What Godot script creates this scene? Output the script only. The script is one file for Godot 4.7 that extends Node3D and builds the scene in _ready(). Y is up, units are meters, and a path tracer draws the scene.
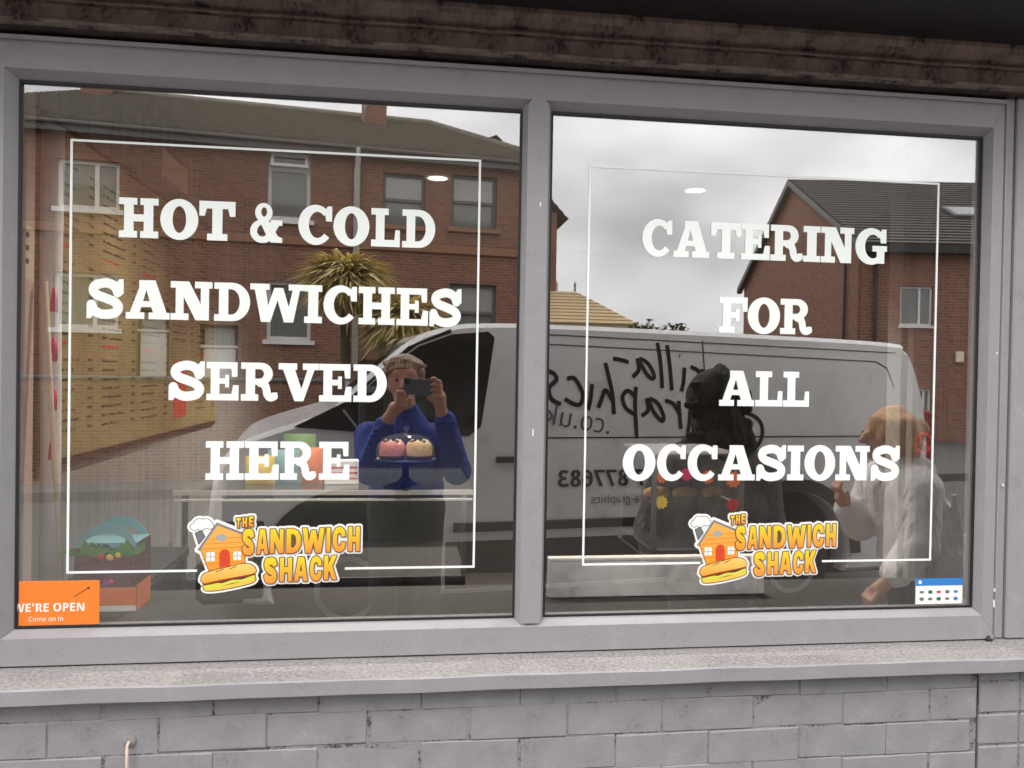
extends Node3D

# ------------------------------------------------------------------ state
var M := {}
var used := {}
var glyphs := {}
const TURN := deg_to_rad(8.0)          # the street runs at 8 degrees to the shop wall

func _ready():
	camera_and_light()
	make_materials()
	setting()
	shop_building()
	shop_window()
	fascia()
	window_sill()
	brick_plinth()
	shop_room()
	terrace()
	end_house()
	hall_and_shrubs()
	palms()
	van()
	photographer()
	hooded_person()
	hoodie_person()
	lettering()
	logo_sticker(-0.467, 1.246, "orange sandwich logo sticker below the word HERE, left pane")
	logo_sticker(0.657, 1.244, "orange sandwich logo sticker at the bottom of right pane")
	payment_sticker()
	no_smoking()
	open_sign()
	menu_board()
	left_clutter()
	gift_box()
	counter_and_cakes()
	hot_case()
	ledge_things()
	downlights()

# ------------------------------------------------------------------ camera, sky, light
func camera_and_light():
	var cam := Camera3D.new()
	cam.name = "camera"
	var yaw := deg_to_rad(7.4)
	var pitch := deg_to_rad(-0.7)
	var roll := deg_to_rad(0.95)
	var fw := Vector3(sin(yaw) * cos(pitch), sin(pitch), -cos(yaw) * cos(pitch))
	var r0 := Vector3(cos(yaw), 0, sin(yaw))
	var u0 := r0.cross(fw)
	var r := r0 * cos(roll) + u0 * sin(roll)
	var u := u0 * cos(roll) - r0 * sin(roll)
	cam.transform = Transform3D(Basis(r, u, -fw), Vector3(0, 1.55, 1.8))
	cam.fov = rad_to_deg(2.0 * atan(384.0 / 800.0))
	cam.near = 0.02
	cam.far = 400.0
	add_child(cam)
	cam.current = true
	var env := Environment.new()
	env.background_mode = Environment.BG_SKY
	env.tonemap_mode = Environment.TONE_MAPPER_LINEAR
	env.tonemap_exposure = 2.3
	env.sdfgi_enabled = true
	env.ssao_enabled = true
	env.ssil_enabled = true
	var sky := Sky.new()
	var pm := PanoramaSkyMaterial.new()
	pm.panorama = overcast()
	sky.sky_material = pm
	env.sky = sky
	env.background_energy_multiplier = 1.0
	var we := WorldEnvironment.new()
	we.environment = env
	add_child(we)
	var sun := DirectionalLight3D.new()
	sun.name = "sun"
	sun.light_color = Color(1.0, 0.97, 0.93)
	sun.light_energy = 0.25
	sun.light_angular_distance = 25.0
	sun.shadow_enabled = true
	add_child(sun)
	sun.look_at_from_position(Vector3(-4, 9, 7), Vector3.ZERO)

func overcast() -> Texture2D:
	var n := FastNoiseLite.new()
	n.seed = 11
	n.noise_type = FastNoiseLite.TYPE_SIMPLEX_SMOOTH
	n.frequency = 1.3
	n.fractal_octaves = 5
	n.fractal_gain = 0.5
	var w := 768
	var h := 384
	var im := Image.create(w, h, false, Image.FORMAT_RGBF)
	for j in h:
		var el := PI * (0.5 - (j + 0.5) / h)
		for i in w:
			var az := TAU * (i + 0.5) / w
			var d := Vector3(cos(el) * cos(az), sin(el) * 2.2, cos(el) * sin(az))
			var k := clampf(0.5 + 1.0 * n.get_noise_3dv(d * 2.3), 0.0, 1.0)
			var c := Color(0.55, 0.54, 0.55).lerp(Color(1.05, 1.04, 1.04), k)
			var up := 0.82 + 0.90 * maxf(0.0, sin(el))      # an overcast sky is brighter overhead than at the horizon
			im.set_pixel(i, j, Color(c.r * up, c.g * up, c.b * up))
	return ImageTexture.create_from_image(im)

# ------------------------------------------------------------------ materials
func lin(r, g, b) -> Color:
	return Color(r, g, b).linear_to_srgb()

func mat(called, c: Color, rough := 0.6, metal := 0.0) -> StandardMaterial3D:
	var m := StandardMaterial3D.new()
	m.resource_name = called
	m.albedo_color = c
	m.roughness = rough
	m.metallic = metal
	m.cull_mode = BaseMaterial3D.CULL_DISABLED
	M[called] = m
	return m

# a tone texture built from two noises: colours from a ramp of [value, colour]
func tone(seed_: int, size: int, freq: float, ramp: Array, oct := 5, freq2 := 0.0, mix2 := 0.5, stretch := Vector2.ONE) -> ImageTexture:
	var n := FastNoiseLite.new()
	n.seed = seed_
	n.noise_type = FastNoiseLite.TYPE_SIMPLEX_SMOOTH
	n.frequency = freq
	n.fractal_octaves = oct
	var n2 := FastNoiseLite.new()
	n2.seed = seed_ + 77
	n2.noise_type = FastNoiseLite.TYPE_SIMPLEX_SMOOTH
	n2.frequency = freq2 if freq2 > 0 else freq * 6
	n2.fractal_octaves = 3
	var g := Gradient.new()
	var off := PackedFloat32Array()
	var col := PackedColorArray()
	for r in ramp:
		off.append(r[0])
		col.append(r[1])
	g.offsets = off
	g.colors = col
	var i1 := n.get_seamless_image(int(size * stretch.x), int(size * stretch.y), false, false, 0.15, true)
	var i2 := n2.get_seamless_image(int(size * stretch.x), int(size * stretch.y), false, false, 0.15, true)
	i1.resize(size, size, Image.INTERPOLATE_LANCZOS)
	i2.resize(size, size, Image.INTERPOLATE_LANCZOS)
	var im := Image.create(size, size, false, Image.FORMAT_RGB8)
	for j in size:
		for i in size:
			var v := i1.get_pixel(i, j).r * (1.0 - mix2) + i2.get_pixel(i, j).r * mix2
			im.set_pixel(i, j, g.sample(clampf(0.5 + (v - 0.5) * 1.15, 0, 1)))
	return ImageTexture.create_from_image(im)

func tri(m: StandardMaterial3D, scale: Vector3, world := true):
	m.uv1_triplanar = true
	m.uv1_world_triplanar = world
	m.uv1_triplanar_sharpness = 4.0
	m.uv1_scale = scale

func bump(m: StandardMaterial3D, seed_: int, size: int, freq: float, cm: float, oct := 4):
	m.heightmap_enabled = true
	m.heightmap_texture = tone(seed_, size, freq, [[0.0, Color.BLACK], [1.0, Color.WHITE]], oct)
	m.heightmap_scale = cm

func brick_image() -> ImageTexture:
	# 4 bricks by 8 courses
	var W := 512
	var im := Image.create(W, W, false, Image.FORMAT_RGB8)
	var rng := RandomNumberGenerator.new()
	rng.seed = 5
	var n := FastNoiseLite.new()
	n.seed = 9
	n.frequency = 0.08
	var tones := []
	for k in 64:
		var t := rng.randf()
		var c := lin(0.17, 0.062, 0.038).lerp(lin(0.26, 0.105, 0.062), t)
		if rng.randf() < 0.18:
			c = lin(0.155, 0.065, 0.045)
		tones.append(c)
	for y in W:
		var row := int(y / 64.0)
		var fy := fmod(y, 64.0)
		for x in W:
			var xs := fmod(x + (64 if row % 2 else 0), float(W))
			var colm := int(xs / 128.0)
			var fx := fmod(xs, 128.0)
			var c: Color = tones[(row * 4 + colm) % 64]
			if fy < 13 or fx < 9:
				c = lin(0.30, 0.215, 0.165)
			var s := n.get_noise_2d(x, y) * 0.12
			im.set_pixel(x, y, Color(c.r + s, c.g + s, c.b + s))
	return ImageTexture.create_from_image(im)

func make_materials():
	var g0 := lin(0.20, 0.198, 0.21)
	var g1 := lin(0.268, 0.266, 0.280)
	var g2 := lin(0.308, 0.305, 0.320)
	var m := mat("frame_paint", Color.WHITE, 0.5)
	m.albedo_texture = tone(3, 256, 0.02, [[0.0, g0], [0.38, g1], [0.62, g1], [0.93, g2], [1.0, lin(0.5, 0.49, 0.48)]], 5, 0.2, 0.4)
	tri(m, Vector3(2.2, 2.2, 2.2))
	m = mat("brick_paint", Color.WHITE, 0.62)
	m.albedo_texture = tone(21, 512, 0.012, [[0.0, lin(0.10, 0.075, 0.06)], [0.14, lin(0.20, 0.198, 0.208)], [0.4, lin(0.235, 0.233, 0.246)], [0.7, lin(0.252, 0.250, 0.263)], [0.90, lin(0.30, 0.292, 0.295)], [1.0, lin(0.46, 0.36, 0.32)]], 6, 0.10, 0.35)
	tri(m, Vector3(1.6, 1.6, 1.6))
	bump(m, 31, 512, 0.03, 0.06, 4)
	m = mat("mortar_paint", Color.WHITE, 0.75)
	m.albedo_texture = tone(22, 256, 0.03, [[0.0, lin(0.03, 0.02, 0.015)], [0.30, lin(0.07, 0.055, 0.05)], [0.40, lin(0.20, 0.196, 0.20)], [0.75, lin(0.24, 0.236, 0.242)], [1.0, lin(0.42, 0.35, 0.32)]], 5)
	tri(m, Vector3(2.5, 2.5, 2.5))
	m = mat("sill_paint", Color.WHITE, 0.8)
	m.albedo_texture = tone(41, 512, 0.05, [[0.0, lin(0.10, 0.094, 0.094)], [0.32, lin(0.22, 0.208, 0.208)], [0.5, lin(0.29, 0.276, 0.275)], [0.7, lin(0.345, 0.33, 0.328)], [1.0, lin(0.56, 0.54, 0.525)]], 2, 0.24, 0.6)
	tri(m, Vector3(3.0, 3.0, 3.0))
	bump(m, 42, 512, 0.2, 0.35, 2)
	m = mat("sill_edge_paint", Color.WHITE, 0.6)
	m.albedo_texture = M["frame_paint"].albedo_texture
	tri(m, Vector3(2.2, 2.2, 2.2))
	m = mat("gasket_rubber", lin(0.012, 0.012, 0.013), 0.6)
	m = mat("old_wood", Color.WHITE, 0.75)
	m.albedo_texture = tone(51, 512, 0.018, [[0.0, lin(0.008, 0.006, 0.005)], [0.20, lin(0.02, 0.014, 0.012)], [0.34, lin(0.095, 0.070, 0.056)], [0.62, lin(0.155, 0.115, 0.092)], [0.9, lin(0.20, 0.155, 0.125)], [1.0, lin(0.42, 0.38, 0.34)]], 6, 0.10, 0.35, Vector2(1.0, 0.35))
	tri(m, Vector3(1.5, 2.4, 2.4))
	bump(m, 52, 256, 0.04, 0.12)
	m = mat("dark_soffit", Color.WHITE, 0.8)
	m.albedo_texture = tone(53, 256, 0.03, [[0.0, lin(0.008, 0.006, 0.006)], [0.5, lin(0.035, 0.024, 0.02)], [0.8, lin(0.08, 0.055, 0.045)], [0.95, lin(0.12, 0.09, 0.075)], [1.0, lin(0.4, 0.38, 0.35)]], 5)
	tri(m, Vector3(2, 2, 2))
	mat("black_fascia", lin(0.010, 0.009, 0.010), 0.45)
	# glass
	m = mat("clear_glass", Color(0.93, 0.97, 0.96, 0.0), 0.0)
	m.transparency = BaseMaterial3D.TRANSPARENCY_ALPHA
	m.metallic_specular = 0.5
	m = mat("coated_glass", Color(0.93, 0.93, 0.93, 0.25), 0.0, 1.0)   # inner pane of the unit carries a silvery solar coating
	m.transparency = BaseMaterial3D.TRANSPARENCY_ALPHA
	var one := Image.create(2, 2, false, Image.FORMAT_RGBA8)
	one.fill(Color.WHITE)
	m.albedo_texture = ImageTexture.create_from_image(one)
	m = mat("thin_glass", Color(0.9, 0.95, 0.93, 0.03), 0.02)
	m.transparency = BaseMaterial3D.TRANSPARENCY_ALPHA
	# vinyl
	m = mat("white_vinyl", lin(0.79, 0.85, 0.83), 0.12)
	m.metallic_specular = 0.6
	mat("print_white", lin(0.82, 0.82, 0.80), 0.3)
	m = mat("print_tint", Color.WHITE, 0.3)
	m.vertex_color_use_as_albedo = true
	# street
	m = mat("asphalt", Color.WHITE, 0.9)
	m.albedo_texture = tone(61, 256, 0.03, [[0.0, lin(0.04, 0.04, 0.04)], [0.5, lin(0.075, 0.073, 0.07)], [1.0, lin(0.13, 0.125, 0.12)]], 5)
	tri(m, Vector3(0.4, 0.4, 0.4))
	m = mat("paving", Color.WHITE, 0.85)
	m.albedo_texture = tone(62, 256, 0.03, [[0.0, lin(0.13, 0.125, 0.12)], [0.5, lin(0.22, 0.21, 0.20)], [1.0, lin(0.32, 0.305, 0.29)]], 5)
	tri(m, Vector3(0.6, 0.6, 0.6))
	m = mat("house_brick", Color.WHITE, 0.85)
	m.albedo_texture = brick_image()
	tri(m, Vector3(1.65 / 0.9, 1.6 / 0.6, 1.65 / 0.9), false)
	m = mat("roof_tile", Color.WHITE, 0.8)
	m.albedo_texture = tone(63, 256, 0.04, [[0.0, lin(0.10, 0.092, 0.072)], [0.5, lin(0.19, 0.172, 0.14)], [1.0, lin(0.29, 0.265, 0.215)]], 5)
	tri(m, Vector3(0.5, 0.5, 0.5), false)
	m = mat("dark_roof_tile", Color.WHITE, 0.8)
	m.albedo_texture = tone(64, 256, 0.04, [[0.0, lin(0.045, 0.04, 0.035)], [0.5, lin(0.085, 0.075, 0.065)], [1.0, lin(0.13, 0.115, 0.10)]], 5)
	tri(m, Vector3(0.4, 0.4, 0.4), false)
	mat("stone_band", lin(0.31, 0.16, 0.095), 0.8)
	mat("upvc_white", lin(0.75, 0.74, 0.72), 0.4)
	mat("sash_grey", lin(0.13, 0.13, 0.13), 0.5)
	m = mat("house_glass", lin(0.17, 0.175, 0.17), 0.06)
	m.metallic_specular = 0.9
	m = mat("net_glass", lin(0.34, 0.345, 0.33), 0.08)
	m.metallic_specular = 0.8
	mat("pipe_white", lin(0.62, 0.60, 0.57), 0.5)
	mat("tan_roof", lin(0.52, 0.40, 0.22), 0.8)
	mat("tan_wall", lin(0.38, 0.30, 0.2), 0.8)
	m = mat("straw_leaf", Color.WHITE, 0.7)
	m.vertex_color_use_as_albedo = true
	m.backlight_enabled = true
	m.backlight = Color(0.5, 0.5, 0.3)
	mat("bark", lin(0.10, 0.07, 0.05), 0.9)
	# van
	m = mat("van_white", lin(0.82, 0.82, 0.81), 0.25)
	m.clearcoat_enabled = true
	m.clearcoat = 0.6
	m.clearcoat_roughness = 0.05
	m = mat("van_glass", lin(0.012, 0.014, 0.015), 0.04)
	m.metallic_specular = 0.6
	mat("black_plastic", lin(0.02, 0.02, 0.02), 0.6)
	mat("tyre_rubber", lin(0.018, 0.018, 0.018), 0.85)
	mat("steel_grey", lin(0.35, 0.35, 0.36), 0.35, 0.8)
	mat("seam_dark", lin(0.05, 0.05, 0.05), 0.7)
	mat("lettering_black", lin(0.012, 0.011, 0.012), 0.4)
	mat("blackened_pillar", lin(0.015, 0.015, 0.016), 0.2)
	mat("lamp_red", lin(0.35, 0.02, 0.02), 0.2)
	mat("lamp_clear", lin(0.55, 0.56, 0.57), 0.1)
	# people
	m = mat("skin", lin(0.56, 0.28, 0.20), 0.5)
	m.subsurf_scatter_enabled = true
	m.subsurf_scatter_strength = 0.08
	mat("blue_jacket", lin(0.010, 0.045, 0.30), 0.75)
	mat("dark_trousers", lin(0.02, 0.02, 0.025), 0.85)
	mat("shoe_black", lin(0.015, 0.015, 0.015), 0.5)
	mat("blond_grey_hair", lin(0.36, 0.23, 0.14), 0.5)
	mat("ginger_hair", lin(0.66, 0.36, 0.16), 0.5)
	mat("black_hood", lin(0.016, 0.014, 0.013), 0.85)
	mat("taupe_coat", lin(0.20, 0.175, 0.165), 0.85)
	mat("pale_hoodie", lin(0.80, 0.77, 0.75), 0.85)
	mat("phone_grey", lin(0.13, 0.14, 0.18), 0.25)
	mat("eye_dark", lin(0.02, 0.015, 0.012), 0.1)
	mat("lips", lin(0.32, 0.11, 0.09), 0.4)
	# room
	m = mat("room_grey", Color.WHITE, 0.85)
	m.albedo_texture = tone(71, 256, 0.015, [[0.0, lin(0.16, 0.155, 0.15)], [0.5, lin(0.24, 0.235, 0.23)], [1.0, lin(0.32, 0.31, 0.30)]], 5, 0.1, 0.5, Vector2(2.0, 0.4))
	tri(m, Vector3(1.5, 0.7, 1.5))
	mat("room_cream", lin(0.42, 0.38, 0.33), 0.9)
	mat("ledge_grey", lin(0.05, 0.047, 0.045), 0.7)
	mat("post_grey", lin(0.30, 0.29, 0.28), 0.6)
	mat("gutter_grey", lin(0.30, 0.28, 0.25), 0.6)
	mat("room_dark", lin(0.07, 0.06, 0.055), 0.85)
	mat("room_floor", lin(0.16, 0.15, 0.14), 0.6)
	mat("room_ceiling", lin(0.22, 0.21, 0.20), 0.9)
	m = mat("menu_mustard", Color.WHITE, 0.5)
	m.albedo_texture = tone(72, 256, 0.01, [[0.0, lin(0.18, 0.135, 0.055)], [0.5, lin(0.26, 0.215, 0.092)], [1.0, lin(0.33, 0.285, 0.15)]], 3, 0.05, 0.3)
	tri(m, Vector3(0.8, 0.8, 0.8))
	mat("menu_print", lin(0.05, 0.035, 0.025), 0.6)
	mat("menu_red", lin(0.55, 0.05, 0.03), 0.5)
	mat("menu_frame", lin(0.035, 0.018, 0.014), 0.5)
	m = mat("worktop", Color.WHITE, 0.45)
	m.albedo_texture = tone(73, 256, 0.012, [[0.0, lin(0.42, 0.41, 0.40)], [0.45, lin(0.68, 0.665, 0.65)], [0.6, lin(0.76, 0.745, 0.73)], [1.0, lin(0.86, 0.85, 0.83)]], 6, 0.06, 0.4)
	tri(m, Vector3(1.6, 1.6, 1.6))
	mat("counter_dark", lin(0.03, 0.028, 0.026), 0.45)
	mat("counter_steel", lin(0.45, 0.45, 0.45), 0.3, 0.9)
	mat("orange_card", lin(0.80, 0.20, 0.025), 0.45)
	mat("paper_white", lin(0.84, 0.83, 0.80), 0.8)
	mat("paper_cream", lin(0.80, 0.68, 0.50), 0.8)
	m = mat("soil_print", Color.WHITE, 0.6)
	m.albedo_texture = tone(74, 256, 0.06, [[0.0, lin(0.04, 0.012, 0.01)], [0.5, lin(0.13, 0.045, 0.035)], [1.0, lin(0.28, 0.11, 0.08)]], 4)
	tri(m, Vector3(6, 6, 6))
	mat("print_aqua", lin(0.20, 0.42, 0.46), 0.5)
	mat("print_green", lin(0.10, 0.26, 0.04), 0.5)
	mat("print_dark_green", lin(0.03, 0.14, 0.05), 0.5)
	mat("print_yellow", lin(0.85, 0.60, 0.06), 0.5)
	mat("print_red", lin(0.60, 0.03, 0.03), 0.5)
	mat("print_pink", lin(0.75, 0.03, 0.16), 0.5)
	mat("print_purple", lin(0.30, 0.03, 0.28), 0.5)
	mat("print_orange", lin(0.85, 0.22, 0.05), 0.5)
	mat("print_blue", lin(0.03, 0.20, 0.55), 0.4)
	mat("print_grey", lin(0.15, 0.16, 0.17), 0.5)
	mat("wood_pink", lin(0.62, 0.48, 0.42), 0.7)
	mat("cake_sponge", lin(0.62, 0.42, 0.18), 0.85)
	mat("cake_pink", lin(0.60, 0.20, 0.17), 0.7)
	mat("cake_choc", lin(0.10, 0.035, 0.02), 0.7)
	mat("bread", lin(0.60, 0.36, 0.13), 0.85)
	mat("dark_blue_cloth", lin(0.02, 0.03, 0.07), 0.8)
	m = mat("lamp_glow", lin(0.9, 0.88, 0.82), 0.5)
	m.emission_enabled = true
	m.emission = Color(1.0, 0.95, 0.85)
	m.emission_energy_multiplier = 1.5
	# cloth creases, hair strands, crumb: fine relief
	var cloth := tone(81, 512, 0.010, [[0.0, Color.BLACK], [1.0, Color.WHITE]], 4, 0.03, 0.25, Vector2(1.0, 0.6))
	for k in [["blue_jacket", 2.0], ["pale_hoodie", 2.4], ["taupe_coat", 2.0], ["black_hood", 2.6], ["dark_trousers", 1.5]]:
		tri(M[k[0]], Vector3(2.2, 1.6, 2.2))
		M[k[0]].heightmap_enabled = true
		M[k[0]].heightmap_texture = cloth
		M[k[0]].heightmap_scale = k[1]
	var strands := tone(82, 512, 0.05, [[0.0, Color.BLACK], [1.0, Color.WHITE]], 3, 0.12, 0.4, Vector2(1.0, 0.12))
	for k in [["blond_grey_hair", lin(0.22, 0.13, 0.075), lin(0.58, 0.42, 0.29), 83], ["ginger_hair", lin(0.42, 0.19, 0.07), lin(0.86, 0.54, 0.28), 84]]:
		M[k[0]].albedo_color = Color.WHITE
		M[k[0]].albedo_texture = tone(k[3], 256, 0.06, [[0.15, k[1]], [0.85, k[2]]], 3, 0.15, 0.4, Vector2(1.0, 0.12))
		tri(M[k[0]], Vector3(6, 6, 6))
		M[k[0]].heightmap_enabled = true
		M[k[0]].heightmap_texture = strands
		M[k[0]].heightmap_scale = 0.5
	for k in ["cake_pink", "cake_sponge", "bread"]:
		tri(M[k], Vector3(8, 8, 8))
		bump(M[k], 85, 256, 0.05, 0.4)
	M["van_white"].albedo_color = Color.WHITE
	M["van_white"].albedo_texture = tone(86, 256, 0.02, [[0.0, lin(0.60, 0.59, 0.57)], [0.35, lin(0.78, 0.78, 0.77)], [1.0, lin(0.84, 0.84, 0.83)]], 5, 0.1, 0.3, Vector2(1.0, 0.6))
	tri(M["van_white"], Vector3(0.7, 0.7, 0.7), false)
	m = mat("gable_brick", Color.WHITE, 0.85)
	m.albedo_texture = M["house_brick"].albedo_texture
	tri(m, Vector3(0.95 / 0.9, 0.9 / 0.6, 0.95 / 0.9), false)

# ------------------------------------------------------------------ mesh helpers
func st_new(smooth := false) -> SurfaceTool:
	var st := SurfaceTool.new()
	st.begin(Mesh.PRIMITIVE_TRIANGLES)
	st.set_smooth_group(0 if smooth else -1)
	return st

func t3(st: SurfaceTool, a: Vector3, b: Vector3, c: Vector3):
	st.add_vertex(a)
	st.add_vertex(b)
	st.add_vertex(c)

func out3(st: SurfaceTool, a: Vector3, b: Vector3, c: Vector3, o: Vector3):   # a triangle whose front looks away from o
	if (a - c).cross(a - b).dot((a + b + c) / 3.0 - o) < 0:
		t3(st, a, c, b)
	else:
		t3(st, a, b, c)

func out4(st: SurfaceTool, a: Vector3, b: Vector3, c: Vector3, d: Vector3, o: Vector3):
	out3(st, a, b, c, o)
	out3(st, a, c, d, o)

func bx(st: SurfaceTool, lo: Vector3, hi: Vector3, bev := 0.0):
	var c := (lo + hi) / 2.0
	var h := (hi - lo) / 2.0
	var b: float = minf(bev, minf(h.x, minf(h.y, h.z)) * 0.49)
	var pt := func(s: Vector3, ax: int) -> Vector3:
		var v := Vector3(s.x * h.x, s.y * h.y, s.z * h.z)
		for k in 3:
			if k != ax:
				v[k] -= s[k] * b
		return c + v
	for ax in 3:
		var p := (ax + 1) % 3
		var q := (ax + 2) % 3
		for s in [-1.0, 1.0]:
			var cs := []
			for e in [[-1, -1], [1, -1], [1, 1], [-1, 1]]:
				var v := Vector3.ZERO
				v[ax] = s
				v[p] = e[0]
				v[q] = e[1]
				cs.append(pt.call(v, ax))
			out4(st, cs[0], cs[1], cs[2], cs[3], c)
		if b > 0:
			for s in [[-1, -1], [1, -1], [1, 1], [-1, 1]]:   # edges along ax
				var v0 := Vector3.ZERO
				v0[p] = s[0]
				v0[q] = s[1]
				var v1 := v0
				v0[ax] = -1
				v1[ax] = 1
				out4(st, pt.call(v0, p), pt.call(v1, p), pt.call(v1, q), pt.call(v0, q), c)
	if b > 0:
		for x in [-1, 1]:
			for y in [-1, 1]:
				for z in [-1, 1]:
					var v := Vector3(x, y, z)
					out3(st, pt.call(v, 0), pt.call(v, 1), pt.call(v, 2), c)

func box_mesh(lo: Vector3, hi: Vector3, bev := 0.0) -> ArrayMesh:
	var st := st_new()
	bx(st, lo, hi, bev)
	return done(st)

func done(st: SurfaceTool) -> ArrayMesh:
	st.generate_normals()
	return st.commit()

func tube(st: SurfaceTool, pts: Array, r0: float, r1: float = -1.0, sides := 8):
	if r1 < 0:
		r1 = r0
	var rings := []
	var n := pts.size()
	for i in n:
		var d: Vector3 = (pts[mini(i + 1, n - 1)] - pts[maxi(i - 1, 0)]).normalized()
		var a := d.cross(Vector3.UP if absf(d.y) < 0.9 else Vector3.RIGHT).normalized()
		var b := d.cross(a)
		var r := lerpf(r0, r1, float(i) / maxi(n - 1, 1))
		var ring := []
		for k in sides:
			var t := TAU * k / sides
			ring.append(pts[i] + (a * cos(t) + b * sin(t)) * r)
		rings.append(ring)
	for i in n - 1:
		var o: Vector3 = (pts[i] + pts[i + 1]) / 2.0
		for k in sides:
			var l := (k + 1) % sides
			out4(st, rings[i][k], rings[i][l], rings[i + 1][l], rings[i + 1][k], o)
	for e in [0, n - 1]:
		var o2: Vector3 = pts[1] if e == 0 else pts[n - 2]
		for k in sides:
			out3(st, pts[e], rings[e][k], rings[e][(k + 1) % sides], o2)

func lathe(st: SurfaceTool, prof: Array, c: Vector3, sides := 24):
	for i in prof.size() - 1:
		for k in sides:
			var a := TAU * k / sides
			var b := TAU * (k + 1) / sides
			var p: Vector2 = prof[i]
			var q: Vector2 = prof[i + 1]
			var v := [Vector3(p.x * cos(a), p.y, p.x * sin(a)), Vector3(p.x * cos(b), p.y, p.x * sin(b)), Vector3(q.x * cos(b), q.y, q.x * sin(b)), Vector3(q.x * cos(a), q.y, q.x * sin(a))]
			var dn := Vector2(q.y - p.y, p.x - q.x)   # outward side of the profile when it runs upward
			var o: Vector3 = (v[0] + v[1] + v[2] + v[3]) / 4.0 - Vector3(dn.x * cos((a + b) / 2), dn.y, dn.x * sin((a + b) / 2))
			if p.x > 1e-6:
				out3(st, c + v[0], c + v[1], c + v[2], c + o)
			if q.x > 1e-6:
				out3(st, c + v[0], c + v[2], c + v[3], c + o)

# ---- flat shapes: lists of polygons, some of them holes
func rect(x0, y0, x1, y1) -> PackedVector2Array:
	return PackedVector2Array([Vector2(x0, y0), Vector2(x1, y0), Vector2(x1, y1), Vector2(x0, y1)])

func ell(cx, cy, rx, ry, n := 28) -> PackedVector2Array:
	var p := PackedVector2Array()
	for k in n:
		p.append(Vector2(cx + rx * cos(TAU * k / n), cy + ry * sin(TAU * k / n)))
	return p

func pts2(a: Array) -> PackedVector2Array:
	var p := PackedVector2Array()
	for k in range(0, a.size(), 2):
		p.append(Vector2(a[k], a[k + 1]))
	return p

func smooth_line(a: Array, sub := 5) -> PackedVector2Array:
	var p := pts2(a)
	var o := PackedVector2Array()
	for i in p.size() - 1:
		var p0 := p[maxi(i - 1, 0)]
		var p3 := p[mini(i + 2, p.size() - 1)]
		for k in sub:
			o.append(p[i].cubic_interpolate(p[i + 1], p0, p3, float(k) / sub))
	o.append(p[p.size() - 1])
	return o

func stroke(a: PackedVector2Array, w: float, round_ := true) -> Array:
	return Geometry2D.offset_polyline(a, w, Geometry2D.JOIN_ROUND if round_ else Geometry2D.JOIN_MITER, Geometry2D.END_ROUND if round_ else Geometry2D.END_BUTT)

func unite(list: Array) -> Array:   # union of polygons -> polygons, holes among them clockwise
	var outs := []
	var holes := []
	for p in list:
		if Geometry2D.is_polygon_clockwise(p):
			p = p.duplicate()
			p.reverse()
		var cur: PackedVector2Array = p
		var again := true
		while again:
			again = false
			for k in outs.size():
				var mrg := Geometry2D.merge_polygons(cur, outs[k])
				var o := []
				for q in mrg:
					if not Geometry2D.is_polygon_clockwise(q):
						o.append(q)
				if o.size() == 1:
					for q in mrg:
						if Geometry2D.is_polygon_clockwise(q):
							holes.append(q)
					cur = o[0]
					outs.remove_at(k)
					again = true
					break
		outs.append(cur)
	# a later stroke may fill a hole
	var left := []
	for h in holes:
		var hh: PackedVector2Array = h.duplicate()
		hh.reverse()
		var rest := [hh]
		for p in list:
			var nx := []
			for r in rest:
				for q in Geometry2D.clip_polygons(r, p):
					if not Geometry2D.is_polygon_clockwise(q):
						nx.append(q)
			rest = nx
		for r in rest:
			if area(r) > 1e-9:
				left.append(r)
	return [outs, left]

func area(p: PackedVector2Array) -> float:
	var s := 0.0
	for k in p.size():
		s += p[k].cross(p[(k + 1) % p.size()])
	return absf(s) / 2.0

func grown(shape: Array, d: float) -> Array:
	var list := []
	for p in shape[0]:
		for q in Geometry2D.offset_polygon(p, d, Geometry2D.JOIN_ROUND):
			if not Geometry2D.is_polygon_clockwise(q):
				list.append(q)
	return unite(list)

func moved(list: Array, s: Vector2, o: Vector2, shear := 0.0) -> Array:
	var r := []
	for p in list:
		var q := PackedVector2Array()
		for v in p:
			q.append(Vector2(v.x * s.x + o.x + v.y * s.y * shear, v.y * s.y + o.y))
		r.append(q)
	return r

# triangles of a shape with holes: cut through every hole, then clip it out
func pieces(shape: Array) -> Array:
	var big := Vector2(1000, 1000)      # the clipper rounds to 1e-5: work in thousandths
	var parts: Array = moved(shape[0], big, Vector2.ZERO)
	for h in moved(shape[1], big, Vector2.ZERO):
		var lo := Vector2(1e9, 1e9)
		var hi := -lo
		for v in h:
			lo = lo.min(v)
			hi = hi.max(v)
		var cx := (lo.x + hi.x) / 2.0
		var nx := []
		for p in parts:
			if Geometry2D.intersect_polygons(p, h).is_empty():
				nx.append(p)
				continue
			for half in [rect(cx - 1e5, -1e5, cx, 1e5), rect(cx, -1e5, cx + 1e5, 1e5)]:
				for q in Geometry2D.intersect_polygons(p, half):
					for s in Geometry2D.clip_polygons(q, h):
						if not Geometry2D.is_polygon_clockwise(s):
							nx.append(s)
		parts = nx
	return moved(parts, Vector2(0.001, 0.001), Vector2.ZERO)

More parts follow.
